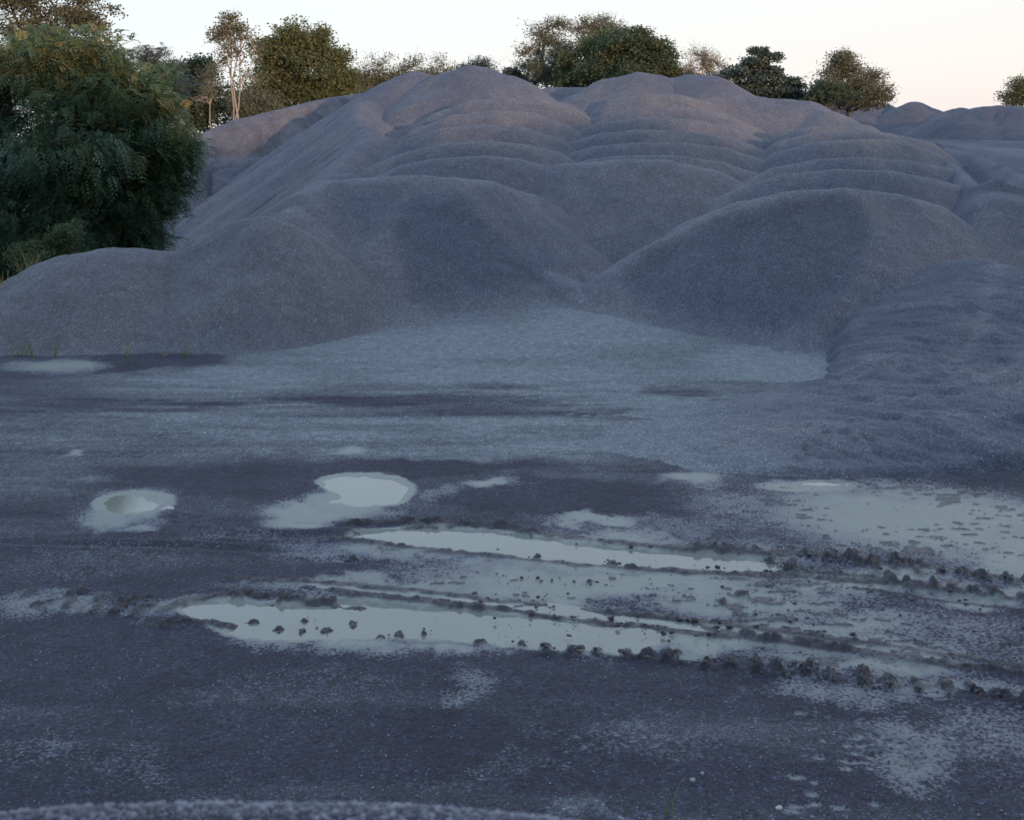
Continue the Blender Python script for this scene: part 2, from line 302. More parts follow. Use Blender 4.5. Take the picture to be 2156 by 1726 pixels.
def ground_fields(X, Y):
    z = g0(X, Y).astype(np.float32); n = len(X)
    silt = np.zeros(n, np.float32); dry = np.zeros(n, np.float32); mud = np.zeros(n, np.float32)
    near = (Y > 3.3) & (Y < 34) & (np.abs(X) < 1.6 * Y)
    x, y = X[near], Y[near]
    wx = x + .40 * fbm(x, y, 1.5, 5, 1, .6); wy = y + .55 * fbm(x, y, 1.4, 5, 2, .6)
    s = ell(wx, wy, SILT, .75); d = ell(wx, wy, DRY, .95); dm = ell(wx, wy, DAMP, .6)
    streak = fbm(x * .35, y * 2.2 + .12 * x, 1.0, 5, 4, .6)          # drawn-out by wheels, across the picture
    fz = 1 - .8 * sstep(18.5, 21, y); d = np.clip(d * (1.0 + 1.1 * streak * fz) + .30 * streak * fz + .10 * sstep(11, 13, y) - dm * .9, 0, 1.1); d *= 1 - np.clip(s * 1.3, 0, 1) * (s > .5)
    zn = .012 * fbm(x, y, 1.6, 4, 1) + .004 * fbm(x, y, 9, 3, 2) + .010 * streak * sstep(10, 13, y)
    zn += .0035 * fbm(x, y, 30, 2, 3) * (1 - np.clip(s, 0, 1) * .6)
    # wheel marks on the firm ground, far side
    for a, b, dep in (([(0, 868), (500, 862), (1000, 848), (1500, 845)], .06, .012), ([(0, 900), (500, 880), (1200, 870)], .05, .01), ([(300, 845), (900, 838), (1300, 836)], .08, .012), ([(430, 1100), (700, 1112), (900, 1108)], .05, .01), ([(300, 1085), (600, 1100), (760, 1110)], .05, .01), ([(1235, 598), (1290, 620), (1330, 655), (1338, 690), (1310, 728), (1270, 756)], .14, .016), ([(1200, 655), (1260, 645), (1300, 660)], .2, .02), ([(0, 930), (400, 915), (900, 930)], .05, .012), ([(100, 955), (600, 950)], .05, .012), ([(450, 1125), (800, 1135)], .05, .012), ([(0, 1140), (400, 1150), (700, 1165)], .05, .012)):
        q, _ = dist_poly(x, y, xy(a)); zn -= dep * np.exp(-(q / b) ** 2); zn += dep * np.exp(-((q - .13) / .05) ** 2)
    m = np.zeros(x.shape, np.float32)
    zz = zn.copy()
    lump = np.clip(fbm(x, y, 9, 3, 6) * 1.3 + .6, .1, 1.0); lump2 = np.clip(fbm(x, y, 26, 3, 2) * 1.0 + .75, .3, 1.05)
    cut = {'lower_rut': .040, 'upper_rut': .038}
    for k, pl in PUD.items():
        pc = xy(chaikin(pl)); q = sdf_poly(x + .07 * fbm(x, y, 3, 4, 3, .6), y + .12 * fbm(x, y, 3, 4, 4, .6), pc)
        pa = np.array(xy(pl)); zb = float(np.mean(g0(pa[:, 0], pa[:, 1]))); zz += (zb - g0(x, y)) * (1 - sstep(.1, .7, q))
        zz -= (cut[k] * (1 - sstep(-.08, .03, q)) if k in cut else .024 * (1 - sstep(-.26, .05, q))); s = np.maximum(s, 1.0 - sstep(0, .12, q))
    for pl, hh, ww, lm in RIDGES:
        pw = xy(pl); q, sl = dist_poly(x + .03 * fbm(x, y, 4, 3, 1), y + .05 * fbm(x, y, 4, 3, 2), pw)
        brk = np.clip(fbm(sl, sl * 0, 1.3, 3, 7) * 1.1 + .95, .60, 1.25)
        e_ = np.exp(-(q / ww) ** 2) * brk
        zz += hh * e_ * (.35 + lm * .75 * lump * lump2); m = np.maximum(m, sstep(.10, .42, e_ * (.45 + .6 * lump)) * (1.0 if hh > .022 else .25))
    for px, py in CLODS:
        a, b = WG(px, py); sel = (np.abs(x - a) < .25) & (np.abs(y - b) < .3); u = x[sel] - a + .05 * fbm(x[sel], y[sel], 12, 3, 1); v = y[sel] - b + .06 * fbm(x[sel], y[sel], 12, 3, 2)
        e_ = np.exp(-((u / (.035 + .03 * random.random())) ** 2 + (v / .05) ** 2) ** 1.5); zz[sel] += .040 * e_ * (.5 + .6 * lump2[sel]) + .018 * e_ * (zz[sel] < -.02); m[sel] = np.maximum(m[sel], sstep(.2, .5, e_))
    for lst, hgt in ((LUGS_B, .055), (LUGS_A, .048), (LUGS_L, .040)):
        for px, py in lst:
            a, b = WG(px, py); sel = (np.abs(x - a) < .3) & (np.abs(y - b) < .35)
            a += random.gauss(0, .018); b += random.gauss(0, .03); j = .65 + .6 * random.random(); ta = .25 + random.gauss(0, .25)
            u = x[sel] - a + .03 * fbm(x[sel], y[sel], 14, 3, 5); v = y[sel] - b + .06 * fbm(x[sel], y[sel], 12, 3, 6)
            uu = u * math.cos(ta) - v * math.sin(ta); vv = v * math.cos(ta) + u * math.sin(ta)
            e_ = np.exp(-((uu / .042) ** 2 + (vv / (.13 * j)) ** 2) ** 2)
            zz[sel] += hgt * j * e_ * (.45 + .65 * lump2[sel]) ; m[sel] = np.maximum(m[sel], sstep(.25, .6, e_))
            e2 = np.exp(-((u / .08) ** 2 + ((v + .10) / .05) ** 2)); zz[sel] += .5 * hgt * e2 * lump2[sel]; m[sel] = np.maximum(m[sel], .8 * sstep(.3, .6, e2))
    # loose mud crumbs over the silt
    cr = fbm(x * .75, y * 1.5, 8, 5, 5, .68); big = fbm(x, y, .9, 3, 6)
    th = .34 - .42 * big
    crumb = sstep(th, th + .07, cr) * np.clip((s - .3) * 3, 0, 1) * (y < 16)
    crumb *= np.clip(1.6 * ell(x, y, [(1900, 1080, 480, 90, .9), (1350, 1230, 620, 60, .9), (1250, 1130, 600, 40, 1), (1800, 1300, 500, 90, .8), (1600, 1400, 300, 30, .6)], .4), 0, 1)
    zz += .012 * crumb; m = np.maximum(m, crumb * .95)
    # small prints filled with film of water, bottom right
    for k in range(46):
        px, py = 1640 + random.random() * 480, 1480 + random.random() * 220; a, b, _ = W(px, py)
        if random.random() < .5: px2 = 1780 + random.random() * 160; py2 = 1540 + random.random() * 70; a, b, _ = W(px2, py2)
        e_ = np.exp(-(((x - a) / (.03 + .05 * random.random())) ** 2 + ((y - b) / .04) ** 2)); zz -= .012 * e_; s = np.maximum(s, .75 * e_)
    # dark heel prints and ragged tongues
    z[near] += zz; silt[near] = np.clip(s, 0, 1); dry[near] = np.clip(d, 0, 1); mud[near] = m
    far = ~near
    z[far] += .02 * fbm(X[far], Y[far], .5, 3, 1); dry[far] = np.where(Y[far] < 34, .06, .25)
    return z, silt, dry, mud
def make_ground():
    u = np.concatenate([-np.geomspace(40, 1.62, 30), -np.linspace(1.6, .625, 160), np.linspace(-.62, .62, 1500), np.linspace(.625, 1.6, 160), np.geomspace(1.62, 40, 30)])
    y1 = F * H / (np.linspace(1790, 640, 900) - YH)
    ys = np.concatenate([np.linspace(-120, 3, 30), np.linspace(3.4, y1[0] - .05, 40), y1, np.geomspace(y1[-1] * 1.01, 3000, 90)])
    U, YY = np.meshgrid(u, ys); X = (U * np.maximum(YY, 5.0) ).ravel(); Y = YY.ravel()
    z, s, d, m = ground_fields(X, Y)
    nc = len(u); i = (np.arange(len(ys) - 1)[:, None] * nc + np.arange(nc - 1)[None, :]).ravel()
    Fc = np.stack([i, i + 1, i + nc + 1, i + nc], 1)
    o = mesh_np('ground', np.stack([X, Y, z], 1), Fc, GM, col=np.stack([s, d, m, np.ones_like(s)], 1)); tag(o, 'damp gravel yard with pale silt and wheel ruts', 'ground', kind='structure')
make_ground()
WL = {'lower_rut': -.030, 'upper_rut': -.030}
for nm, pl in PUD.items():
    p = np.array(xy(pl)); zb = float(np.mean(g0(p[:, 0], p[:, 1]))); p = np.array(xy(chaikin(pl))); c = p.mean(0); lv = WL.get(nm, -.022)
    ring = c + (p - c) * 1.0; dirs = (p - c) / np.linalg.norm(p - c, axis=1)[:, None]; ring = ring + dirs * .12
    V = [(c[0], c[1], lv + zb + .02)] + [(a, b, lv + zb + .02) for a, b in ring]; n = len(ring)
    # long ruts are not star-shaped: fill by strips between matching points
    me = bpy.data.meshes.new('puddle'); 
    from mathutils.geometry import tessellate_polygon
    tris = tessellate_polygon([[Vector((a, b, 0)) for a, b in ring]])
    me.from_pydata([(a - c[0], b - c[1], 0) for a, b in ring], [], [tuple(t) for t in tris]); me.materials.append(WM); me.update()
    if me.polygons[0].normal.z < 0: me.flip_normals()
    o = bpy.data.objects.new('puddle', me); C.objects.link(o); o.location = (c[0], c[1], zb - (.013 if nm in WL else .008))
    tag(o, {'tree_puddle': 'small oval puddle at left that mirrors the tree', 'round_puddle': 'round bright puddle left of centre', 'upper_rut': 'long bright puddle in the upper wheel rut', 'lower_rut': 'long puddle in the lower wheel rut',
            'thin_rut': 'narrow strip of water between two ruts', 'edge_puddle': 'small puddle at the edge of the spread gravel'}[nm], 'puddle', kind='structure')

# ------------------------------------------------------------------ gravel heaps
NPILE = 0
def finish_patch(name, X, Y, Hh, mat, label, cat, group, toe=.07, drop=-.03, fresh=None, dust_light=None):
    g = g0(X, Y); hz = g + toe * np.logaddexp(0, (Hh - g) / toe) + drop
    keep = (Hh - g) > -toe * 4.5
    ny, nx = X.shape; cell = keep[:-1, :-1] | keep[1:, :-1] | keep[:-1, 1:] | keep[1:, 1:]
    idx = np.arange(ny * nx).reshape(ny, nx)
    f = np.stack([idx[:-1, :-1][cell], idx[:-1, 1:][cell], idx[1:, 1:][cell], idx[1:, :-1][cell]], 1)
    used = np.unique(f); rem = np.full(ny * nx, -1); rem[used] = np.arange(len(used))
    V = np.stack([X.ravel()[used], Y.ravel()[used], hz.ravel()[used]], 1)
    cx, cy = V[:, 0].mean(), V[:, 1].mean()
    z0 = np.zeros(X.shape); fr = z0 if fresh is None else fresh; du = z0 if dust_light is None else dust_light
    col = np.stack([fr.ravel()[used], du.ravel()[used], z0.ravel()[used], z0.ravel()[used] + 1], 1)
    o = mesh_np(name, V, rem[f], mat, col=col, loc=(float(cx), float(cy), float(g0(np.array([cx]), np.array([cy]))[0])))
    return tag(o, label, cat, group)
def pile(lines, label, slope=.70, r=.6, mat=None, res=.08, group=None, name='gravel_pile', rough=1.0, streak=.0, toe=.07, scar=None, dust=0.0, lip=0.0, wet=0.0):
    """heap at its angle of repose below one or more crest lines of (x, y, z)"""
    global NPILE; NPILE += 1; sd_ = NPILE
    if isinstance(lines[0][0], (int, float)): lines = [lines]
    P = np.array([p for l in lines for p in l]); zm = P[:, 2].max(); ext = zm / slope + 1.2
    x0, x1, y0, y1 = P[:, 0].min() - ext, P[:, 0].max() + ext, P[:, 1].min() - ext, P[:, 1].max() + ext
    X, Y = np.meshgrid(np.arange(x0, x1, res), np.arange(y0, y1, res))
    wx = X + rough * .22 * fbm(X, Y, .5, 3, sd_); wy = Y + rough * .22 * fbm(X, Y, .5, 3, sd_ + 3)
    best = np.full(X.shape, -1e9); S = np.zeros(X.shape); D = np.zeros(X.shape); acc = 0
    for l in lines:
        for a, b in zip(l[:-1], l[1:]):
            dx, dy = b[0] - a[0], b[1] - a[1]; l2 = dx * dx + dy * dy + 1e-9
            t = np.clip(((wx - a[0]) * dx + (wy - a[1]) * dy) / l2, 0, 1)
            d = np.hypot(wx - a[0] - t * dx, wy - a[1] - t * dy)
            h = a[2] + t * (b[2] - a[2]) - slope * (np.sqrt(d * d + r * r) - r)
            m = h > best; best = np.where(m, h, best); S = np.where(m, acc + t * math.sqrt(l2), S); D = np.where(m, d, D); acc += math.sqrt(l2)
    h = best + rough * (.05 * fbm(X, Y, .8, 3, sd_ + 1) + .012 * fbm(X, Y, 4, 3, sd_ + 2))
    h += .006 * fbm(X, Y, 7, 2, sd_ + 4)
    if streak: h += streak * (fbm(S + .12 * fbm(X, Y, 1, 2, 2), D * .10, 3.2, 4, sd_ + 5, .6)) * np.clip(D, 0, 1.5)
    fr = None
    if scar:  # hollow left by the loader where fresh damp stone has slid
        hh = np.maximum(h, 0); u = CX + F * X / Y + 14 * fbm(X, Y, 1.2, 3, 2); v = YH + F * (H - hh) / Y + 10 * fbm(X, Y, 1.3, 3, 3)
        q = sdf_poly(u, v, chaikin(scar)); fr = .75 * (1 - sstep(-22, 12, q)); h = h - .10 * (1 - sstep(-40, 6, q))
    if wet: fr = wet * (.8 + .5 * fbm(X, Y, .3, 3, 5))
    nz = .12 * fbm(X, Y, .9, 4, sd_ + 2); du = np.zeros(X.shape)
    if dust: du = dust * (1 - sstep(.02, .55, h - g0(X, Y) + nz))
    if lip: du = np.maximum(du, lip * (1 - sstep(.12, .55, D + nz)))  # paints the sky-lit brightness of the crest edge, over its dried fines
    return finish_patch(name, X, Y, h, mat or GR, label, 'gravel pile', group, toe, fresh=fr, dust_light=du)
def crest(pts, d0, bow=.35):
    """crest line through picture positions; its middle stands at distance d0 and its ends curve away"""
    px = [p[0] for p in pts]; mid = (px[0] + px[-1]) / 2; hw = (px[-1] - px[0]) / 2
    return [WD(p[0], p[1], d0 + bow * (abs(p[0] - mid) / hw) ** 2 * 2) for p in pts]

GF, GL, GMi, GRt, GB, GFR, GLF = 'big heaps along the front of the stockpile', 'stepped mounds in the left row', 'stepped mounds in the middle row', 'stepped mounds in the right row', 'high heaps along the top of the stockpile', 'distant heaps at the right', 'heaps down the left flank of the stockpile'
# front heaps
pile([[WD(-60, 640, 24.0), WD(60, 590, 24.2), WD(150, 533, 24.4), WD(240, 519, 24.6), WD(330, 528, 25.0)], [WD(240, 519, 24.6), WD(310, 600, 24.0), WD(300, 700, 22.7)]], 'low weathered gravel heap in front of the big dark tree', .66, 0.5, GRW, .05, GF, rough=1.8)
pile([[WD(380, 522, 25.8), WD(440, 490, 25.6), WD(500, 464, 25.4), WD(560, 452, 25.2), WD(590, 462, 25.2)], [WD(500, 464, 25.4), WD(430, 600, 23.6), WD(400, 700, 22.6)]], 'small sloping gravel heap between the weathered heap and the large round one', .78, 0.35, GRW, .05, GF, rough=1.5)
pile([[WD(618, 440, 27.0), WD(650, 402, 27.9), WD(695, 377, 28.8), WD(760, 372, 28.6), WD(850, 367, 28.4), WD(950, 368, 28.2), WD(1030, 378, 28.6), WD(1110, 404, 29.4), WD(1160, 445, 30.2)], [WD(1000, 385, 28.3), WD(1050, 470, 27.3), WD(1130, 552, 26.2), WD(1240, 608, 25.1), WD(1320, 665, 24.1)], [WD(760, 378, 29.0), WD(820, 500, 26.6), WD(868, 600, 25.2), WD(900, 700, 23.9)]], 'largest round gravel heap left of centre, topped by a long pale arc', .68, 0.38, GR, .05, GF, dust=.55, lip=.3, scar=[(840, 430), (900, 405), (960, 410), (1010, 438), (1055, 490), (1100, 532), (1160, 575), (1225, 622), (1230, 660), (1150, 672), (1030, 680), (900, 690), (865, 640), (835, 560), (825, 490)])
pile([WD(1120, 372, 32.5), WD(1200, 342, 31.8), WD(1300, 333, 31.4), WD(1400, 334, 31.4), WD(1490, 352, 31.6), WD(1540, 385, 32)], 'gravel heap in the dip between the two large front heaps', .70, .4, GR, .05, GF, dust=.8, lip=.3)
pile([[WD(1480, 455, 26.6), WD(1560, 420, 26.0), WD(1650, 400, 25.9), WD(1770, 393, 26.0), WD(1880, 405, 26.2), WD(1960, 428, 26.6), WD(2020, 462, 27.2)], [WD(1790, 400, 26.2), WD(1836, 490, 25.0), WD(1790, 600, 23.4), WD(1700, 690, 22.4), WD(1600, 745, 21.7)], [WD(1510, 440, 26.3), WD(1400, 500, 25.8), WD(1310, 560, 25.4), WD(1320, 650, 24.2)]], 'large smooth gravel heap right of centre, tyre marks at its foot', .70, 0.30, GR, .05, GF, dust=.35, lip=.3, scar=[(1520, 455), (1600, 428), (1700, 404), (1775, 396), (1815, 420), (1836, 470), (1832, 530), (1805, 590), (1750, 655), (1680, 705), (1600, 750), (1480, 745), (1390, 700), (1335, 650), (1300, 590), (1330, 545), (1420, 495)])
pile([WD(1330, 600, 25.6), WD(1400, 520, 26.2), WD(1480, 455, 26.8)], 'low spur of gravel at the left shoulder of the right front heap', .62, .5, GR, .06, GF)
# left row
for i, (pts, d) in enumerate([
    ([(790, 372), (850, 345), (920, 331), (1010, 326), (1090, 332), (1150, 348), (1210, 380)], 31.5),
    ([(780, 350), (860, 318), (940, 300), (1030, 296), (1110, 303), (1180, 318), (1230, 350)], 34.3),
    ([(800, 330), (860, 290), (930, 268), (1020, 261), (1100, 265), (1170, 288), (1225, 325)], 37.2),
    ([(830, 300), (880, 268), (950, 242), (1040, 231), (1120, 234), (1190, 260), (1240, 300)], 40.2),
    ([(860, 270), (920, 236), (990, 211), (1060, 203), (1130, 207), (1200, 224), (1250, 250)], 43.2)]):
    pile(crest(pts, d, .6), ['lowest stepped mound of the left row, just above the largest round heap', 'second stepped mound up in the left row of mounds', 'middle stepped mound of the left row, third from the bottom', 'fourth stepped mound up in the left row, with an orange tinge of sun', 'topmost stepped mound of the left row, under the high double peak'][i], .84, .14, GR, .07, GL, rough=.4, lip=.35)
# middle row
for i, (pts, d) in enumerate([
    ([(1190, 350), (1240, 334), (1330, 325), (1430, 325), (1520, 340), (1590, 362)], 33.6),
    ([(1190, 325), (1250, 306), (1340, 298), (1440, 298), (1530, 310), (1620, 340)], 36.0),
    ([(1190, 300), (1260, 280), (1340, 272), (1440, 273), (1540, 287), (1600, 312)], 38.4),
    ([(1200, 280), (1260, 258), (1340, 248), (1440, 248), (1530, 262), (1600, 290)], 40.8),
    ([(1220, 260), (1280, 234), (1350, 224), (1440, 224), (1530, 240), (1600, 272)], 43.2),
    ([(1240, 235), (1290, 208), (1360, 197), (1430, 197), (1490, 212), (1540, 240)], 45.8)]):
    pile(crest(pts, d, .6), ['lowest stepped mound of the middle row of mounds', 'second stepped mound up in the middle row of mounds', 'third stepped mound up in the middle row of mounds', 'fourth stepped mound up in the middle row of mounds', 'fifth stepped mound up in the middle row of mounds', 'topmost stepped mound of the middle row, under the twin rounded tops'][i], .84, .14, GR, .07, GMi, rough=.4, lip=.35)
# right row
for i, (pts, d) in enumerate([
    ([(1500, 420), (1570, 388), (1650, 365), (1760, 354), (1870, 357), (1960, 372), (2035, 392)], 28.6),
    ([(1560, 385), (1630, 350), (1720, 333), (1820, 329), (1920, 338), (2000, 352)], 31.4),
    ([(1590, 350), (1640, 318), (1720, 298), (1810, 291), (1900, 293), (1975, 322)], 35.0),
    ([(1600, 320), (1640, 295), (1710, 278), (1790, 275), (1870, 278), (1960, 300)], 38.0),
    ([(1610, 310), (1640, 282), (1700, 266), (1760, 264), (1820, 268), (1880, 285)], 41.0)]):
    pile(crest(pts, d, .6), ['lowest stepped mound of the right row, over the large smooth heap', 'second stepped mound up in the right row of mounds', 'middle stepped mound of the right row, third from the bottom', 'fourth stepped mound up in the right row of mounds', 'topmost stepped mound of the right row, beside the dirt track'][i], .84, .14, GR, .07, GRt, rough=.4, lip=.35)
# high heaps
pile([WD(770, 212, 51), WD(820, 175, 50.5), WD(868, 151, 50), WD(905, 158, 49.5)], 'left shoulder peak of the high double heap on top of the stockpile', .68, .7, GR, .1, GB, rough=1.4)
pile([WD(905, 166, 49), WD(945, 150, 48.5), WD(990, 138, 48), WD(1030, 143, 48), WD(1075, 158, 47.6), WD(1125, 190, 47.2), WD(1180, 215, 47)], 'highest gravel peak of the stockpile, rounded top left of centre', .66, .5, GR, .1, GB, rough=1.3)
pile([WD(1110, 192, 53), WD(1160, 182, 53), WD(1230, 184, 53), WD(1300, 190, 53)], 'flat gravel heap in the saddle between the high peaks', .66, .5, GR, .1, GB)
pile([WD(1225, 192, 50), WD(1280, 165, 49.6), WD(1345, 150, 49.4), WD(1390, 157, 49.4)], 'left one of the twin rounded gravel tops right of centre', .66, .5, GR, .1, GB, rough=1.2)
pile([WD(1400, 166, 50), WD(1450, 156, 49.6), WD(1490, 157, 49.4), WD(1530, 180, 49.2), WD(1560, 195, 49.0)], 'right one of the twin rounded gravel tops right of centre', .66, .8, GR, .1, GB, rough=1.2)
pile([WD(1540, 195, 48.5), WD(1610, 203, 48), WD(1690, 210, 47.6), WD(1740, 232, 46.2), WD(1800, 258, 45)], 'long low gravel shoulder falling right from the twin tops', .66, .7, GR, .1, GB, rough=1.2)
# left flank
pile([WD(800, 210, 48.5), WD(760, 212, 46.8), WD(757, 250, 43.5)], 'upper flank heap with a pale top beside the high left peak', .70, .25, GR, .07, GLF, rough=.6, streak=.07)
pile([WD(790, 245, 44.5), WD(757, 250, 43.5), WD(778, 283, 40.3)], 'middle flank heap with a sharp nose on the left slope', .70, .2, GR, .07, GLF, rough=.6, streak=.07)
pile([WD(830, 290, 41.5), WD(778, 283, 40.3), WD(752, 305, 38.6), WD(722, 340, 36.4), WD(695, 368, 34.3)], 'third flank heap down the left slope above the round heap', .70, .2, GR, .07, GLF, rough=.6, streak=.07)
pile([WD(740, 362, 35), WD(695, 368, 34.3), WD(650, 392, 32.5), WD(610, 425, 31)], 'lowest flank heap running down behind the small front heap', .70, .25, GR, .07, GLF, rough=.6, streak=.06)
pile([WD(390, 300, 51), WD(430, 276, 52), WD(500, 250, 53), WD(600, 227, 54.5), WD(700, 203, 56), WD(785, 193, 57.5), WD(860, 190, 58)], 'long straight gravel ridge behind the left flank, crest rising to the right', .68, .3, GR, .1, None, name='gravel_ridge', streak=.45)
# distant heaps at the right
pile([WD(1740, 216, 78), WD(1770, 211, 78), WD(1850, 218, 78), WD(1880, 226, 78)], 'flat-topped distant heap left of the small distant peak', .5, .8, GR, .2, GFR, wet=.8, rough=2, streak=.1)
pile([WD(1890, 232, 76), WD(1922, 214, 76), WD(1955, 226, 76), WD(1985, 238, 76)], 'distant heap with a small pointed peak right of the round tree', .5, .6, GR, .2, GFR, wet=.8, rough=2)
pile([WD(1990, 234, 74), WD(2020, 226, 74), WD(2040, 233, 73)], 'small low distant heap between the pointed one and the dark bank', .5, .6, GR, .2, GFR, wet=.8, rough=2)
pile([WD(1975, 262, 66), WD(2020, 240, 66), WD(2060, 226, 66), WD(2100, 222, 65), WD(2160, 226, 64), WD(2300, 222, 63), WD(2500, 240, 62)], 'dark distant bank of gravel running out of the picture at right', .5, .9, GR, .2, GFR, wet=.8, rough=2, streak=.1)

# surfaces pinned at surveyed points: the spread gravel at the right and the haul bank
def rbf(P, X, Y, c=.6):
    P = np.array(P); n = len(P); D = np.sqrt(((P[:, None, :2] - P[None, :, :2]) ** 2).sum(2) + c * c)
    A = np.zeros((n + 3, n + 3)); A[:n, :n] = D + np.eye(n) * -.02; A[:n, n] = 1; A[:n, n + 1:] = P[:, :2]; A[n:, :n] = A[:n, n:].T
    wt = np.linalg.solve(A, np.concatenate([P[:, 2], [0, 0, 0]]))
    o = np.full(X.shape, wt[n]) + wt[n + 1] * X + wt[n + 2] * Y
    for k in range(n): o += wt[k] * np.sqrt((X - P[k, 0]) ** 2 + (Y - P[k, 1]) ** 2 + c * c)
    return o
def spread():
    P = [W(*p) for p in [(1180, 940, .0), (1450, 988, .02), (1750, 1001, .05), (2156, 985, .07), (2500, 975, .1), (2500, 900, .38), (2500, 745, .80), (2500, 650, 1.1), (2900, 960, .3), (2900, 700, 1.0),
         (1500, 862, .03), (1300, 880, .0), (1350, 920, .05), (1800, 930, .16), (2156, 900, .30), (1700, 845, .10), (1600, 930, .10), (1900, 800, .30), (2156, 745, .62), (1770, 790, .16), (1820, 745, .34),
         (1880, 660, .78), (1930, 595, 1.15), (1970, 560, 1.38), (2050, 546, 1.52), (2156, 572, 1.42), (2156, 640, 1.08), (2300, 605, 1.28), (2050, 650, .98), (2000, 720, .62)]]
    P += [(x + .8, y + 2.2, z - .8) for x, y, z in [W(1970, 560, 1.38), W(2050, 546, 1.52), W(2156, 572, 1.42), W(2300, 605, 1.28), W(2500, 650, 1.1)]] + [(x - 1.4, y + .8, z - .5) for x, y, z in [W(1880, 660, .78), W(1930, 595, 1.15), W(1970, 560, 1.38)]]
    P += [W(1180, 820, -.12), W(1000, 900, -.12), W(1500, 830, -.08), W(1680, 800, -.1)]
    X, Y = np.meshgrid(np.arange(0, 16, .035), np.arange(12, 29, .035)); h = rbf(P, X, Y, 1.5)
    ed = xy([(1060, 905), (1120, 945), (1250, 968), (1450, 990), (1600, 1000), (1750, 1006), (1950, 1004), (2156, 988), (2500, 950), (3100, 900), (3500, 500), (2300, 480), (1960, 520), (1740, 800), (1500, 848), (1250, 858)])
    q = sdf_poly(X + .12 * fbm(X, Y, 2, 3, 1), Y + .14 * fbm(X, Y, 2.4, 3, 2), ed)
    # rippled by a tracked machine: crooked diagonal waves, stronger to the right
    a = X * .80 + Y * .60; rip = fbm(a * 3.0 + .5 * fbm(X, Y, .8, 2, 4), (X * .60 - Y * .80) * .8, 1.0, 4, 3, .6)
    h = h + rip * .12 * sstep(1, 6, X) * (1 - sstep(18, 25, Y)) + .02 * fbm(X, Y, 1.2, 3, 6) + .008 * fbm(X, Y, 9, 2, 1)
    band = np.zeros(X.shape)
    for l, dep, wd in (([(1500, 852), (1700, 838), (1900, 812), (2050, 780), (2156, 745), (2400, 640)], .07, .22), ([(1760, 800), (1880, 760), (2000, 710), (2156, 640)], .06, .16), ([(1850, 745), (1960, 690), (2060, 640), (2156, 600)], .05, .15), ([(1300, 880), (1600, 870), (1900, 842), (2156, 800), (2400, 740)], .05, .10), ([(1350, 905), (1700, 900), (2000, 880), (2156, 860)], .03, .07), ([(1180, 880), (1150, 930), (1250, 960), (1500, 978)], .03, .15)):
        pl = []
        for px, py in l:
            zz = .0
            for _ in range(6):
                x_, y_, _z = W(px, py, zz); zz = float(rbf(P, np.array([x_]), np.array([y_]), 1.5)[0])
            pl.append((x_, y_))
        dd, _ = dist_poly(X, Y, pl); h = h - .5 * dep * np.exp(-(dd / wd) ** 2) + dep * .3 * np.exp(-((dd - wd * 1.7) / (wd * .8)) ** 2); band = np.maximum(band, np.exp(-((dd + .3 * fbm(X, Y, 1.5, 3, 5)) / (wd * 1.9)) ** 2))
    for k in range(26):
        px, py = 1420 + random.random() * 560, 925 + random.random() * 60; a_, b_, _ = W(px, py, .08)
        h = h - .05 * np.exp(-(((X - a_) / .07) ** 2 + ((Y - b_) / .08) ** 2))
    h = np.maximum(h, g0(X, Y) + .012 + .045 * sstep(1.5, 5, X) + .03 * fbm(X, Y, 1.5, 3, 5) * sstep(.5, 4, X))
    h = h + .05 * sstep(-.02, .12, -q) * sstep(1, 4, X) - np.clip(q, 0, 10) * .8 - .02
    finish_patch('gravel_spread', X, Y, h, GR, 'wide rippled spread of gravel rising to the right, its near edge by the silt', 'gravel pile', None, .012, -.012, fresh=np.clip(sstep(1.5, 6, X) * 1.0 + .25 * fbm(X, Y, .7, 3, 4) - 1.0 * band - .5 * np.clip(rip, -.5, .6) * sstep(1, 5, X), 0, 1), dust_light=.25 * np.clip(rip * 1.6, 0, 1) * sstep(1, 5, X) + np.clip((1 - sstep(1.6, 4.8, X + .8 * fbm(X, Y, .6, 4, 6))) * .9, 0, 1))  # ripple crests paler and hollows darker, wheel bands and left end pale
spread()
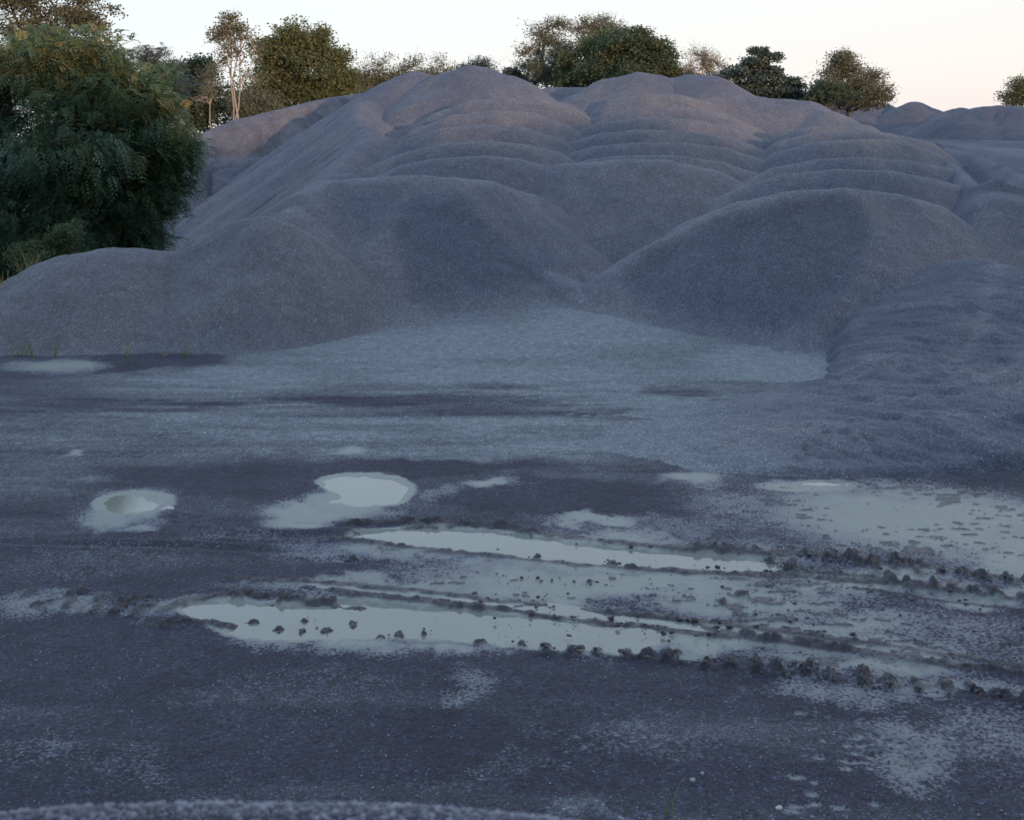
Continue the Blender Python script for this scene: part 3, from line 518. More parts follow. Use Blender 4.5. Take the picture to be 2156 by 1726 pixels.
def bank():
    X, Y = np.meshgrid(np.arange(4, 42, .11), np.arange(20, 110, .13))
    yy = [10, 26.5, 29, 34, 41, 53, 66, 80, 120]; zz = [2.3, 2.47, 2.67, 2.98, 3.26, 3.58, 3.87, 4.22, 4.6]
    top = np.interp(Y, yy, zz); E = [WD(px, 300, d)[:2] for px, d in ((2075, 24), (2068, 27.5), (2045, 29.5), (2012, 33.5), (1985, 38), (1950, 45), (1890, 56), (1830, 68), (1760, 80), (1700, 95))]
    xe = np.interp(Y, [e_[1] for e_ in E], [e_[0] for e_ in E]) + .25 * fbm(Y, Y * 0, .35, 3, 2)
    sf = lambda t, r: np.where(t > 0, np.sqrt(np.maximum(t, 0) ** 2 + r * r) - r, 0)
    yf = 27.2 - .35 * np.clip(X - 10.8, 0, 8) + .2 * fbm(X, X * 0, .5, 3, 4)
    h = top - .72 * sf(xe - X, .25) - .60 * sf(yf - Y, .4) + .10 * np.exp(-((X - xe - .35) / .35) ** 2)
    h += .04 * fbm(X, Y, .5, 4, 3) + .012 * fbm(X, Y, 3, 3, 1)
    bt = np.zeros(X.shape)
    for l, dep, wd in (([(1900, 286, 55), (2000, 300, 48), (2100, 325, 39), (2150, 345, 35)], .10, .5), ([(1960, 305, 45), (2040, 335, 37), (2090, 375, 31.5), (2120, 400, 29)], .16, .35), ([(2010, 330, 38), (2050, 362, 33), (2085, 405, 29)], .10, .3), ([(1950, 280, 60), (2060, 292, 55), (2200, 310, 50)], .10, .5), ([(1950, 276, 70), (2100, 284, 66), (2300, 296, 60)], .10, .5)):
        dd, _ = dist_poly(X, Y, [WD(*p)[:2] for p in l]); bt = np.maximum(bt, np.exp(-(dd / (wd * .9)) ** 2)); h = h - 2.2 * dep * np.exp(-(dd / wd) ** 2) + dep * 1.1 * np.exp(-((dd - wd * 1.8) / (wd * .6)) ** 2)
    finish_patch('gravel_bank', X, Y, h, GR, 'haul bank with a curving dirt track along its top, right edge of picture', 'gravel bank', None, fresh=np.clip(.6 + .5 * fbm(X, Y, .25, 3, 4) * (Y > 28) + .7 * sstep(.1, .4, xe - X) - .5 * sstep(0, 1, yf - Y) + .6 * bt, 0, 1), dust_light=.2 * sstep(.1, .5, fbm(X * .25, Y, .5, 3, 2)) * (Y > 30))
bank()
# the heap the photographer stands on
NZ = 2.69
def near_heap():
    X, Y = np.meshgrid(np.arange(-5, 5, .012), np.arange(-3, 4.2, .012))
    e_ = 2.52 + .10 * fbm(X, X * 0, .9, 3, 4) - .28 * sstep(-.35, 1.15, X) - .22 * sstep(-.7, -2.0, X)
    h = NZ - .72 * (np.sqrt((np.clip(Y - e_ + .25, 0, 99)) ** 2 + .02) - .14) + .02 * fbm(X, Y, 2.5, 3, 2)
    cell = fbm(X, Y, 55, 2, 5); h = h + .006 * np.clip(cell + .2, 0, 1) - .62 * np.clip(np.abs(X) - 2.6, 0, 9) - .6 * np.clip(-1.2 - Y, 0, 9)
    finish_patch('gravel_pile', X, Y, h, GRN, 'near crest of gravel along the bottom edge of the picture', 'gravel pile', None, .03)
    return
near_heap()

# ------------------------------------------------------------------ stones and clods
def ico(sub=1):
    import bmesh
    bm = bmesh.new(); bmesh.ops.create_icosphere(bm, subdivisions=sub, radius=1); V = np.array([v.co[:] for v in bm.verts]); Fc = np.array([[v.index for v in f.verts] for f in bm.faces]); bm.free(); return V, Fc
IV, IF = ico(2); IV1, IF1 = ico(1)
rs = np.random.RandomState(11)
def lump(loc, r, flat=.7, rough=.3, iv=IV):
    d = np.array([1 + rough * mnoise.noise(Vector(v * 1.6) + Vector((loc[0] * 7, loc[1] * 5, r * 90))) + rough * .6 * mnoise.noise(Vector(v * 4) + Vector((loc[0] * 3, 0, loc[1] * 9))) for v in iv])
    a = rs.rand() * 6.28; s = np.array([1 + .35 * rs.rand(), .8 + .3 * rs.rand(), flat]) * r
    V = iv * d[:, None] * s; c, s_ = math.cos(a), math.sin(a)
    return np.stack([V[:, 0] * c - V[:, 1] * s_ + loc[0], V[:, 0] * s_ + V[:, 1] * c + loc[1], V[:, 2] + loc[2]], 1)
def gz(x, y): return float(ground_fields(np.array([x]), np.array([y]))[0][0])
VV, FF, off = [], [], 0
def addl(V, Fc):
    global off
    VV.append(V); FF.append(Fc + off); off += len(V)
st = random.getstate()
def clod(x, y, r, z=None):
    zz = float(g0(np.array([x]), np.array([y]))[0]) if z is None else z
    addl(lump((x, y, zz + r * .15), r, .6, .8), IF)
for pl, hh, ww, lm in RIDGES:
    pw = xy(pl)
    if hh < .022: continue
    for (x0, y0), (x1, y1) in zip(pw[:-1], pw[1:]):
        for k in range(int(math.hypot(x1 - x0, y1 - y0) * 7)):
            t = random.random(); r = .006 + .020 * random.random() ** 2; clod(x0 + (x1 - x0) * t + random.gauss(0, .03), y0 + (y1 - y0) * t + random.gauss(0, .06), r)
for lst, rr in ((LUGS_B, .032), (LUGS_A, .030)):
    for px, py in lst:
        a, b, _ = W(px, py)
        for k in range(1): clod(a + random.gauss(0, .025), b + random.gauss(-.04, .05), rr * (.25 + .55 * random.random()), .018)
for px, py in CLODS:
    a, b = WG(px, py)
    for k in range(3): clod(a + random.gauss(0, .04), b + random.gauss(0, .04), .004 + .008 * random.random())
for k in range(300):
    px, py = random.uniform(1000, 2156), random.gauss(1250, 75)
    if py < 1060 or py > 1420: continue
    a, b, _ = W(px, py); clod(a, b, .004 + .012 * random.random() ** 3, -.012)
tag(mesh_np('mud_clods', np.concatenate(VV), np.concatenate(FF), MUD), 'brown mud clods squeezed up along the wheel ruts', 'mud clods', kind='stuff')
VV, FF, off = [], [], 0
for k in range(2600):
    py = 1040 + 700 * random.random() ** .7; px = random.uniform(-80, 2240); a, b, _ = W(px, py); r = .0018 + .0045 * random.random() ** 5
    addl(lump((a, b, float(g0(np.array([a]), np.array([b]))[0]) + r * .3), r, .7, .3, IV1), IF1)
tag(mesh_np('pebbles', np.concatenate(VV), np.concatenate(FF), STONE, smooth=False), 'pale pebbles strewn over the dark damp gravel', 'pebbles', kind='stuff')
VV, FF, off = [], [], 0
for k in range(9000):
    x = random.uniform(-2.6, 2.2); e_ = 2.52 - .28 * float(sstep(-.35, 1.15, np.array(x))) - .22 * float(sstep(-.7, -2.0, np.array(x)))
    y = e_ + random.uniform(-.55, .25); z = NZ - .72 * (math.sqrt(max(y - e_ + .25, 0) ** 2 + .02) - .14); r = .0028 + .0055 * random.random() ** 3
    addl(lump((x, y, z), r, .7, .35, IV1), IF1)
tag(mesh_np('loose_gravel', np.concatenate(VV), np.concatenate(FF), PEB, smooth=False), 'loose blue-grey stones on the near gravel crest', 'gravel', kind='stuff')
def rock(loc, r, label, mat=STONE, name='stone', flat=.75, group=None):
    V = lump(loc, r, flat, .35); o = mesh_np(name, V, IF, mat, loc=(loc[0], loc[1], loc[2] - r * flat)); return tag(o, label, 'stone', group)
rock(WD(833, 1699, 2.62), .011, 'white stone standing up on the near gravel crest at the bottom edge')
rock(WD(210, 683, 22.6), .07, 'pale grey stone low on the weathered left heap', flat=.9)
a, b, _ = W(1479, 1631); rock((a, b, .012), .012, 'white stone on the dark gravel near the bottom, right of centre')
a, b, _ = W(1458, 1645); rock((a, b, .012), .018, 'flat grey stone beside the white stone near the bottom', PEB, flat=.5)
a, b, _ = W(1640, 1704); rock((a, b, .012), .022, 'flat pale stone at the bottom edge below the silt patch', flat=.4)

# ------------------------------------------------------------------ trees and plants
def tubes(segs, sides=6):
    """segs: (p0, p1, r0, r1)"""
    if not segs: return np.zeros((0, 3)), np.zeros((0, 4), int)
    P0 = np.array([s[0] for s in segs], float); P1 = np.array([s[1] for s in segs], float); R0 = np.array([s[2] for s in segs]); R1 = np.array([s[3] for s in segs])
    D = P1 - P0; D /= np.linalg.norm(D, axis=1)[:, None] + 1e-9
    up = np.where(np.abs(D[:, 2:3]) > .9, np.array([[1, 0, 0]]), np.array([[0, 0, 1]])); A = np.cross(D, up); A /= np.linalg.norm(A, axis=1)[:, None]; B = np.cross(D, A)
    an = np.arange(sides) / sides * 2 * math.pi; ca, sa = np.cos(an), np.sin(an)
    ring = A[:, None, :] * ca[None, :, None] + B[:, None, :] * sa[None, :, None]
    V = np.concatenate([P0[:, None] + ring * R0[:, None, None], P1[:, None] + ring * R1[:, None, None]], 1).reshape(-1, 3)
    base = np.arange(len(segs))[:, None] * sides * 2; k = np.arange(sides)[None]; k2 = (k + 1) % sides
    Fc = np.stack([base + k, base + k2, base + sides + k2, base + sides + k], 2).reshape(-1, 4); return V, Fc
def path(p0, p1, n, wob, r0, r1, rg, sag=0.0):
    p0 = np.array(p0, float); p1 = np.array(p1, float); L_ = np.linalg.norm(p1 - p0); pts = [p0]
    for i in range(1, n + 1):
        t = i / n; q = p0 + (p1 - p0) * t; q = q + rg.normal(0, wob * L_, 3) * (1 if i < n else 0); q[2] += sag * L_ * math.sin(math.pi * t); pts.append(q)
    return [(pts[i], pts[i + 1], r0 + (r1 - r0) * i / n, r0 + (r1 - r0) * (i + 1) / n) for i in range(n)], pts
def leaves_quads(cen, size, rg, asp=.6, droop=0.0, hue=None):
    n = len(cen); a = rg.normal(0, 1, (n, 3)); a[:, 2] = a[:, 2] * .6 - droop; a /= np.linalg.norm(a, axis=1)[:, None]
    b = rg.normal(0, 1, (n, 3)); b -= a * (a * b).sum(1)[:, None]; b /= np.linalg.norm(b, axis=1)[:, None]
    s = (size * (.6 + .8 * rg.rand(n)))[:, None]
    V = np.stack([cen - a * s * .5, cen + b * s * asp * .5 + a * s * .05, cen + a * s * .5, cen - b * s * asp * .5 + a * s * .05], 1).reshape(-1, 3)
    return V, np.arange(n * 4).reshape(-1, 4), np.repeat(hue, 4)
def sprays(cen, out, size, rg, hue, npair=5):
    """drooping feathered leaves: leaflets in pairs along a bending stalk"""
    n = len(cen); a = out + rg.normal(0, .55, (n, 3)); a[:, 2] -= .25; a /= np.linalg.norm(a, axis=1)[:, None]
    b = np.cross(a, np.array([0, 0, 1.0])) + rg.normal(0, .25, (n, 3)); b /= np.linalg.norm(b, axis=1)[:, None]
    s = size * (.65 + .7 * rg.rand(n)); VV_ = []; HH = []
    for k in range(npair):
        t = (k + .5) / npair; c = cen + a * (s * t)[:, None]; c[:, 2] -= s * .45 * t * t
        ll = (s * .42 * (1 - .45 * t))[:, None]
        for sg in (-1, 1):
            dr = b * sg * .85 + a * .55; dr[:, 2] -= .25
            e1 = c + dr * ll; md = c + dr * ll * .5
            wv = a * ll * .20
            VV_.append(np.stack([c, md + wv, e1, md - wv], 1)); HH.append(np.repeat(hue[:, None] + rg.normal(0, .03, (n, 1)), 4, 1))
    V = np.stack(VV_, 1).reshape(-1, 3); Hq = np.stack(HH, 1).reshape(-1); return V, np.arange(len(V)).reshape(-1, 4), Hq
def tree(name, label, base, trunk_top, blobs, leafmat, bark, nclump, per, lsize, rc, seed, trunk_r=.16, group=None, mode='quad', shell=.55, asp=.6, droop=.1, stems=1, limb_r=.05, twig_r=.012, warm=None, cat='tree', twigs=True, hue0=.4, d_fine=True, up=0.0):
    """blobs: world (cx, cy, cz, rx, ry, rz, share). Limbs run to every blob, twigs to every clump, leaves round the clumps"""
    rg = np.random.RandomState(seed); root = empty(name, base); segs = []; lv = []; hu = []; ot = []
    if mode == 'quad' and lsize < .3 and d_fine: per *= 2.1; lsize *= .66; rc *= .82; nclump = int(nclump * 1.25)
    base = np.array(base, float); tops = []
    for s in range(stems):
        b0 = base + np.array([rg.normal(0, .25) * (stems > 1), rg.normal(0, .2) * (stems > 1), -.2]); tt = np.array(trunk_top, float) + np.array([rg.normal(0, .5) * (s > 0), rg.normal(0, .4) * (s > 0), -rg.rand() * 1.2 * (s > 0)])
        sg, pts = path(b0, tt, 7, .012, trunk_r * (1 - .35 * (s > 0)), trunk_r * .28, rg); segs += sg; tops += [(p, s) for p in pts[2:]]
    tot = sum(b[6] for b in blobs); TP = np.array([p for p, _ in tops])
    for bl in blobs:
        c = np.array(bl[:3]); rad = np.array(bl[3:6]); low = c - np.array([0, 0, rad[2] * .5])
        dd = np.linalg.norm(TP - low, axis=1) + 2.0 * np.clip(TP[:, 2] - low[2], 0, 99); st_ = TP[np.argmin(dd)]
        sg, pts = path(st_, c + np.array([0, 0, rad[2] * .35]), 4, .05, limb_r * 1.4, limb_r * .4, rg); segs += sg; LP = np.array(pts)
        nb = max(3, int(nclump * bl[6] / tot)); v = rg.normal(0, 1, (nb, 3)); v /= np.linalg.norm(v, axis=1)[:, None]; rr = shell + (1 - shell) * rg.rand(nb) ** .7; rr *= 1 + .14 * np.clip(rg.normal(0, 1, nb), -1.5, 1.2)
        nh = 10 if rad[0] > .5 else 3; hd = rg.normal(0, 1, (nh, 3)); hd[:, 2] = hd[:, 2] * .9 + .02; hd /= np.linalg.norm(hd, axis=1)[:, None]; hs = .38 + .22 * rg.rand(nh); pick = rg.randint(0, nh, nb)
        cc = c + hd[pick] * rad * .74 * (.85 + .3 * rg.rand(nh)[pick])[:, None] + v * rr[:, None] * rad * hs[pick][:, None]
        cc = cc[cc[:, 2] > base[2] + .1]; nb = len(cc)
        for k in range(nb):
            if twigs:
                j = np.argmin(np.linalg.norm(LP - cc[k], axis=1)); sg, pp = path(LP[j], cc[k], 3, .07, limb_r * .35 + twig_r * .5, twig_r * .5, rg, .06); segs += sg
                for q in range(2):
                    e_ = cc[k] + rg.normal(0, rc, 3) + np.array([0, 0, up * rc]); segs.append((pp[2] if q else pp[3], e_, twig_r * .6, twig_r * .25))
            m = rg.poisson(per); 
            if m == 0: continue
            off_ = np.clip(rg.normal(0, 1, (m, 3)), -1.35, 1.35) * rc * np.array([1.2, 1.2, .6]) * (.7 + .6 * rg.rand()); off_[:, 2] += up * rg.rand(m) * rc
            p = cc[k] + off_; lv.append(p); h = hue0 + rg.normal(0, .14) + rg.normal(0, .09, m)
            hu.append(h); o_ = (cc[k] - c) / rad; ot.append(np.repeat((o_ / (np.linalg.norm(o_) + 1e-6))[None], m, 0))
    lv = np.concatenate(lv); hu = np.concatenate(hu); ot = np.concatenate(ot)
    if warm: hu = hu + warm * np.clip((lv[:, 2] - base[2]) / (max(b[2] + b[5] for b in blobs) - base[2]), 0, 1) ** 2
    hu = np.clip(hu, 0, 1)
    ok = lv[:, 2] > base[2] + .05; lv, hu, ot = lv[ok], hu[ok], ot[ok]
    V, Fc, Hq = (sprays(lv, ot, lsize, rg, hu) if mode == 'spray' else leaves_quads(lv, lsize, rg, asp, droop, hu))
    col = np.stack([Hq, Hq, Hq, np.ones_like(Hq)], 1)
    V2, F2 = tubes(segs); b_ = root.location
    mesh_np('trunk', V2, F2, bark, root, tuple(b_)); mesh_np('crown', V, Fc, leafmat, root, tuple(b_), smooth=False, col=np.clip(col, 0, 1))
    return tag(root, label, cat, group)
def blob(px, py, d, rx, ry, share=1, depth=None, dd=0):
    """crown lobe at a picture position and distance; rx, ry in overview units"""
    x, y, z = WD(px, py, d + dd); k = d / F; return (x, y, z, rx * k, (depth if depth else rx * k), ry * k, share)

D1 = 34
tree('locust_tree', 'big dark locust tree with drooping feathery foliage down to the ground, left edge', (WD(150, 600, D1)[0], D1, .1), WD(170, 200, D1),
     [blob(110, 140, D1, 130, 75, 1.2), blob(250, 190, D1, 110, 75, 1.1), blob(20, 210, D1, 110, 100, 1.2), blob(305, 245, D1, 72, 75, .8), blob(130, 300, D1, 150, 100, 1.6, 2.3, -1), blob(270, 350, D1, 88, 80, 1.1),
      blob(350, 325, D1, 42, 35, .4), blob(30, 420, D1, 130, 110, 1.3, 2.1, -.8), blob(190, 450, D1, 120, 85, 1.3, 2.1, -.6), blob(280, 460, D1, 60, 60, .6), blob(330, 400, D1, 55, 30, .35), blob(-110, 300, D1, 110, 220, 1.8), blob(120, 540, D1, 140, 45, .8), blob(200, 110, D1, 60, 45, .4), blob(385, 308, D1, 30, 12, .12), blob(250, 520, D1, 70, 28, .3)],
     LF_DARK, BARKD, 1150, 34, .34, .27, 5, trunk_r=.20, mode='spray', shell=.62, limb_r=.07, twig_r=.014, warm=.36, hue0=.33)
D2 = 39
tree('poplar_tree', 'browning poplar with round leaves rising over the dark locust, top left corner', (WD(70, 600, D2)[0], D2, .1), WD(120, 20, D2),
     [blob(60, 30, D2, 110, 60, 1.2), blob(170, 20, D2, 62, 38, .8), blob(120, 70, D2, 110, 45, .9), blob(-60, 20, D2, 90, 80, .8), blob(60, -60, D2, 120, 60, .8), blob(205, 45, D2, 25, 26, .22), blob(255, 105, D2, 18, 14, .08), blob(230, 20, D2, 14, 14, .07)],
     LF_BROWN, BARK, 330, 17, .12, .24, 6, trunk_r=.16, asp=.85, limb_r=.035, twig_r=.01, hue0=.5)
tree('young_locust_tree', 'thin blue-green treetop poking out behind the dark locust against the sky', (WD(330, 560, 37)[0], 37, .1), WD(325, 120, 37),
     [blob(320, 115, 37, 32, 18, .5), blob(335, 150, 37, 38, 25, .6), blob(365, 180, 37, 42, 34, 1), blob(345, 105, 37, 10, 12, .12), blob(300, 100, 37, 8, 12, .1), blob(360, 200, 37, 50, 40, .8)],
     LF_BLUE, BARK, 150, 9, .26, .16, 8, trunk_r=.09, mode='spray', limb_r=.03, hue0=.45)
G2 = 'trees along the skyline behind the stockpile'
tree('green_tree', 'dark green bushy tree between the big locust and the pale-stemmed poplar', (WD(400, 400, 66)[0], 66, 0), WD(410, 180, 66),
     [blob(400, 180, 66, 40, 45, 1), blob(425, 150, 66, 26, 24, .5), blob(440, 215, 66, 40, 50, 1), blob(400, 260, 66, 55, 50, 1), blob(375, 160, 66, 20, 20, .3), blob(500, 230, 68, 45, 40, .8)],
     LF_GREEN, BARK, 330, 26, .24, .42, 9, trunk_r=.2, group=G2, hue0=.45, twigs=False)
tree('tall_poplar_tree', 'tall thin poplar with pale bare stems and a tuft of brown leaves on top', (WD(487, 330, 60)[0], 60, 1), WD(489, 62, 60),
     [blob(485, 45, 60, 12, 16, .5), blob(480, 60, 60, 22, 26, 1.0), blob(505, 62, 60, 16, 22, .6), blob(460, 85, 60, 18, 22, .6), blob(495, 100, 60, 34, 26, .9), blob(475, 135, 60, 30, 22, .4), blob(520, 80, 60, 22, 18, .4), blob(535, 115, 60, 18, 26, .4), blob(520, 165, 60, 32, 34, .35)],
     LF_BROWN, BARKP, 170, 9, .15, .30, 10, trunk_r=.085, group=G2, asp=.85, stems=3, limb_r=.04, twig_r=.014, hue0=.65, shell=.4)
tree('thin_poplar_tree', 'small leaning poplar with sparse leaves, left of the tall pale-stemmed one', (WD(455, 330, 62)[0], 62, 1), WD(436, 140, 62),
     [blob(435, 145, 62, 18, 18, .7), blob(445, 175, 62, 28, 24, .6), blob(430, 200, 62, 24, 26, .5)], LF_BROWN, BARKP, 75, 7, .14, .32, 12, trunk_r=.055, group=G2, asp=.85, limb_r=.025, hue0=.6)
tree('oak_tree', 'large rounded olive-brown oak behind the left end of the stockpile', (WD(640, 330, 68)[0], 68, 0), WD(640, 100, 68),
     [blob(600, 95, 68, 42, 42, 1), blob(575, 120, 68, 34, 40, .7), blob(650, 95, 68, 36, 30, .8), blob(680, 115, 68, 38, 34, .9), blob(715, 150, 68, 28, 34, .7), blob(640, 160, 68, 80, 52, 1.8), blob(570, 175, 68, 42, 55, 1), blob(660, 210, 68, 70, 40, 1), blob(735, 175, 68, 12, 30, .25), blob(560, 215, 68, 50, 40, .8)],
     LF_OLIVE, BARK, 820, 30, .22, .40, 13, trunk_r=.3, group=G2, hue0=.52, shell=.7, limb_r=.07, up=.5)
for i, (px, py, rx, ry, s_, mt, lb) in enumerate([
    (800, 150, 42, 42, 21, LF_PALE, 'thin pale tree right of the big olive oak on the skyline'), (868, 152, 38, 36, 22, LF_PALE, 'thin pale tree above the left shoulder peak of the stockpile'),
    (935, 148, 42, 36, 23, LF_PALE, 'thin yellowish tree between the left shoulder and the highest peak'), (1010, 146, 46, 26, 24, LF_GREYBROWN, 'low bushy tree showing just behind the highest gravel peak'),
    (760, 175, 24, 26, 25, LF_GREYBROWN, 'small brownish shrubby tree at the right foot of the olive oak')]):
    tree('thin_tree', lb, (WD(px, 330, 80)[0], 80, 0), WD(px, py, 80), [blob(px, py, 80, rx * .8, ry * .8, 1), blob(px - rx * .5, py + ry * .6, 80, rx * .6, ry * .6, .6), blob(px + rx * .5, py + ry * .5, 80, rx * .6, ry * .6, .6)],
         mt, BARK, 95, 9 if mt is LF_PALE else 14, .19, .36, s_, trunk_r=.12, group=G2, limb_r=.035, twig_r=.016, hue0=.5, shell=.25, up=.8)
for i, (px, py, rx, ry, d, mt, lb) in enumerate([
    (540, 225, 60, 40, 64, LF_GREYBROWN, 'grey-brown undergrowth at the foot of the pale-stemmed poplar'), (690, 190, 60, 30, 74, LF_OLIVE, 'olive shrub under the right side of the large oak'),
    (835, 172, 46, 18, 82, LF_GREYBROWN, 'low shrub between the thin pale trees left of the shoulder peak'), (905, 168, 40, 16, 84, LF_OLIVE, 'low shrub in the gap between the shoulder peak and the highest peak'),
    (1130, 172, 44, 20, 74, LF_BLUE, 'dark shrub at the foot of the airy tree in the central cluster'), (1445, 165, 40, 14, 78, LF_OLIVE, 'low shrub under the pale leafless tree'), (1560, 190, 70, 22, 66, LF_GREEN, 'dark shrub mass below the ragged green tree'), (1690, 205, 46, 12, 70, LF_BLUE, 'low dark scrub between the ragged tree and the round airy tree')]):
    tree('shrub', lb, (WD(px, 330, d)[0], d, 0), WD(px, py + 20, d), [blob(px, py, d, rx * .6, ry, 1), blob(px - rx * .6, py + ry * .3, d, rx * .5, ry * .8, .8), blob(px + rx * .6, py + ry * .35, d, rx * .5, ry * .8, .8)], mt, BARK, 110, 14, .18, .34, 80 + i, trunk_r=.08, group='shrubs along the skyline', twigs=True, limb_r=.03, twig_r=.014, hue0=.5, shell=.4, cat='shrub', up=.6)
tree('small_dark_tree', 'small dark round bush left of the central tree cluster', (WD(1072, 330, 72)[0], 72, 0), WD(1072, 160, 72), [blob(1072, 152, 72, 16, 14, 1), blob(1085, 165, 72, 20, 14, 1)], LF_BLUE, BARK, 60, 22, .2, .3, 31, trunk_r=.1, group=G2)
tree('airy_tree', 'airy half-bare tree at the left side of the central cluster', (WD(1150, 330, 72)[0], 72, 0), WD(1150, 70, 72),
     [blob(1150, 75, 72, 36, 34, 1), blob(1120, 115, 72, 26, 30, .8), blob(1170, 60, 72, 22, 22, .5), blob(1130, 150, 72, 34, 30, 1.2), blob(1180, 110, 72, 30, 40, 1)], LF_PALE, BARK, 260, 9, .17, .34, 32, trunk_r=.2, group=G2, limb_r=.05, twig_r=.018, hue0=.35, shell=.3, up=.8)
tree('brown_tree', 'rusty brown tree in the heart of the central cluster', (WD(1175, 330, 70)[0], 70, 0), WD(1175, 120, 70), [blob(1175, 115, 70, 28, 26, 1), blob(1150, 150, 70, 30, 26, .8), blob(1190, 150, 70, 30, 26, .8)], LF_GREYBROWN, BARK, 150, 18, .17, .36, 33, trunk_r=.15, group=G2, hue0=.5)
tree('pale_topped_tree', 'sparse light tree standing tallest behind the dark round tree', (WD(1255, 330, 74)[0], 74, 0), WD(1255, 60, 74),
     [blob(1240, 68, 74, 40, 26, 1), blob(1275, 60, 74, 32, 22, 1), blob(1300, 80, 74, 24, 24, .6), blob(1250, 95, 74, 46, 30, 1)], LF_PALE, BARK, 220, 9, .17, .34, 34, trunk_r=.2, group=G2, limb_r=.05, twig_r=.018, hue0=.5, shell=.3, up=.9)
tree('olive_tree', 'olive green tree in front of the tall sparse one in the central cluster', (WD(1235, 330, 68)[0], 68, 0), WD(1235, 110, 68), [blob(1220, 130, 68, 36, 36, 1), blob(1260, 105, 68, 36, 28, 1), blob(1290, 85, 68, 20, 16, .4), blob(1215, 170, 68, 40, 24, .7)], LF_OLIVE, BARK, 330, 28, .20, .34, 35, trunk_r=.2, group=G2, hue0=.38, twigs=False, shell=.7)
tree('round_green_tree', 'dense dark green round tree at the right side of the central cluster', (WD(1330, 330, 66)[0], 66, 0), WD(1330, 110, 66),
     [blob(1335, 100, 66, 40, 30, 1), blob(1300, 125, 66, 40, 36, 1), blob(1370, 120, 66, 32, 32, .9), blob(1398, 145, 66, 28, 26, .7), blob(1330, 155, 66, 80, 34, 1.6), blob(1260, 160, 66, 46, 28, .9), blob(1410, 165, 66, 22, 16, .3), blob(1345, 82, 66, 16, 14, .2)],
     LF_GREEN, BARKD, 620, 30, .20, .34, 36, trunk_r=.25, group=G2, hue0=.45, twigs=False, shell=.72, up=.9)
tree('bare_tree', 'pale almost leafless tree just right of the dark round tree', (WD(1478, 330, 76)[0], 76, 0), WD(1478, 130, 76), [blob(1475, 128, 76, 28, 24, 1), blob(1505, 138, 76, 24, 18, .7), blob(1450, 148, 76, 22, 16, .5)], LF_PALE, BARKP, 150, 4, .15, .36, 37, trunk_r=.15, group=G2, limb_r=.05, twig_r=.02, hue0=.6, shell=.3, up=.8)
tree('ragged_green_tree', 'ragged dark green tree with layered boughs over the right shoulder', (WD(1590, 330, 62)[0], 62, 0), WD(1605, 120, 62),
     [blob(1602, 112, 62, 20, 7, .4), blob(1628, 122, 62, 22, 6, .35), blob(1590, 132, 62, 26, 9, .5), blob(1638, 146, 62, 20, 8, .35), blob(1560, 150, 62, 36, 12, .7), blob(1610, 158, 62, 30, 14, .8), blob(1530, 168, 62, 36, 14, .8), blob(1590, 182, 62, 50, 18, 1.3), blob(1655, 172, 62, 24, 8, .35), blob(1676, 184, 62, 16, 6, .2), blob(1648, 196, 62, 36, 12, .7), blob(1540, 192, 62, 44, 14, .8)],
     LF_BLUE, BARKD, 460, 20, .22, .20, 38, trunk_r=.2, group=G2, hue0=.42, shell=.45, limb_r=.05)
tree('round_airy_tree', 'round grey-brown tree with airy outline, right of the ragged green one', (WD(1785, 330, 62)[0], 62, 0), WD(1785, 150, 62),
     [blob(1785, 140, 62, 36, 24, 1), blob(1780, 165, 62, 50, 28, 1.2), blob(1830, 180, 62, 36, 26, .9), blob(1790, 195, 62, 60, 24, 1.2), blob(1858, 200, 62, 16, 18, .3), blob(1775, 125, 62, 22, 12, .4), blob(1800, 222, 62, 60, 18, .9), blob(1840, 215, 62, 30, 18, .6)], LF_GREYBROWN, BARK, 400, 12, .17, .28, 39, trunk_r=.18, group=G2, limb_r=.045, twig_r=.016, hue0=.5, shell=.35, up=.7)
tree('dark_bush', 'dark green bush at the left foot of the round airy tree', (WD(1735, 330, 60)[0], 60, 0), WD(1735, 195, 60), [blob(1740, 190, 60, 30, 18, 1), blob(1715, 205, 60, 24, 12, .7), blob(1760, 205, 60, 40, 12, .7)], LF_GREEN, BARKD, 130, 22, .18, .26, 40, trunk_r=.1, group=G2)
tree('edge_tree', 'airy olive tree cut by the right edge of the picture', (WD(2160, 330, 70)[0], 70, 1), WD(2160, 180, 70), [blob(2165, 180, 70, 34, 24, 1), blob(2140, 205, 70, 28, 20, .9), blob(2180, 210, 70, 50, 20, 1)], LF_OLIVE, BARK, 170, 14, .17, .3, 41, trunk_r=.15, group=G2, hue0=.45, shell=.35)
# unseen trees added behind the photographer to keep the low sun off the yard
for i in range(11):
    k_ = (i - 5) * 10 + random.uniform(-2, 2); x = 35 + .883 * k_; y = -31 + .469 * k_ + random.uniform(-2, 2); h_ = 9.9 + random.uniform(-1.5, 1.6)
    tree('shade_caster_tree', 'added shadow-casting olive green tree, %s of the unseen row behind the photographer' % ['westernmost', 'second from the west', 'third from the west', 'fourth from the west', 'fifth from the west', 'middle one', 'fifth from the east', 'fourth from the east', 'third from the east', 'second from the east', 'easternmost'][i], (x, y, 0), (x, y, h_ * .8), [(x, y, h_ * .62, 5.5, 4, h_ * .36, 2), (x + 5, y + 1, h_ * .42, 4, 3.5, h_ * .36, 1.4), (x - 4.5, y, h_ * .40, 4, 3.5, h_ * .34, 1.4)],
         LF_OLIVE, BARK, 420, 26, .95, 1.0, 60 + i, trunk_r=.3, group='added row of shadow-casting trees behind the photographer', twigs=False)

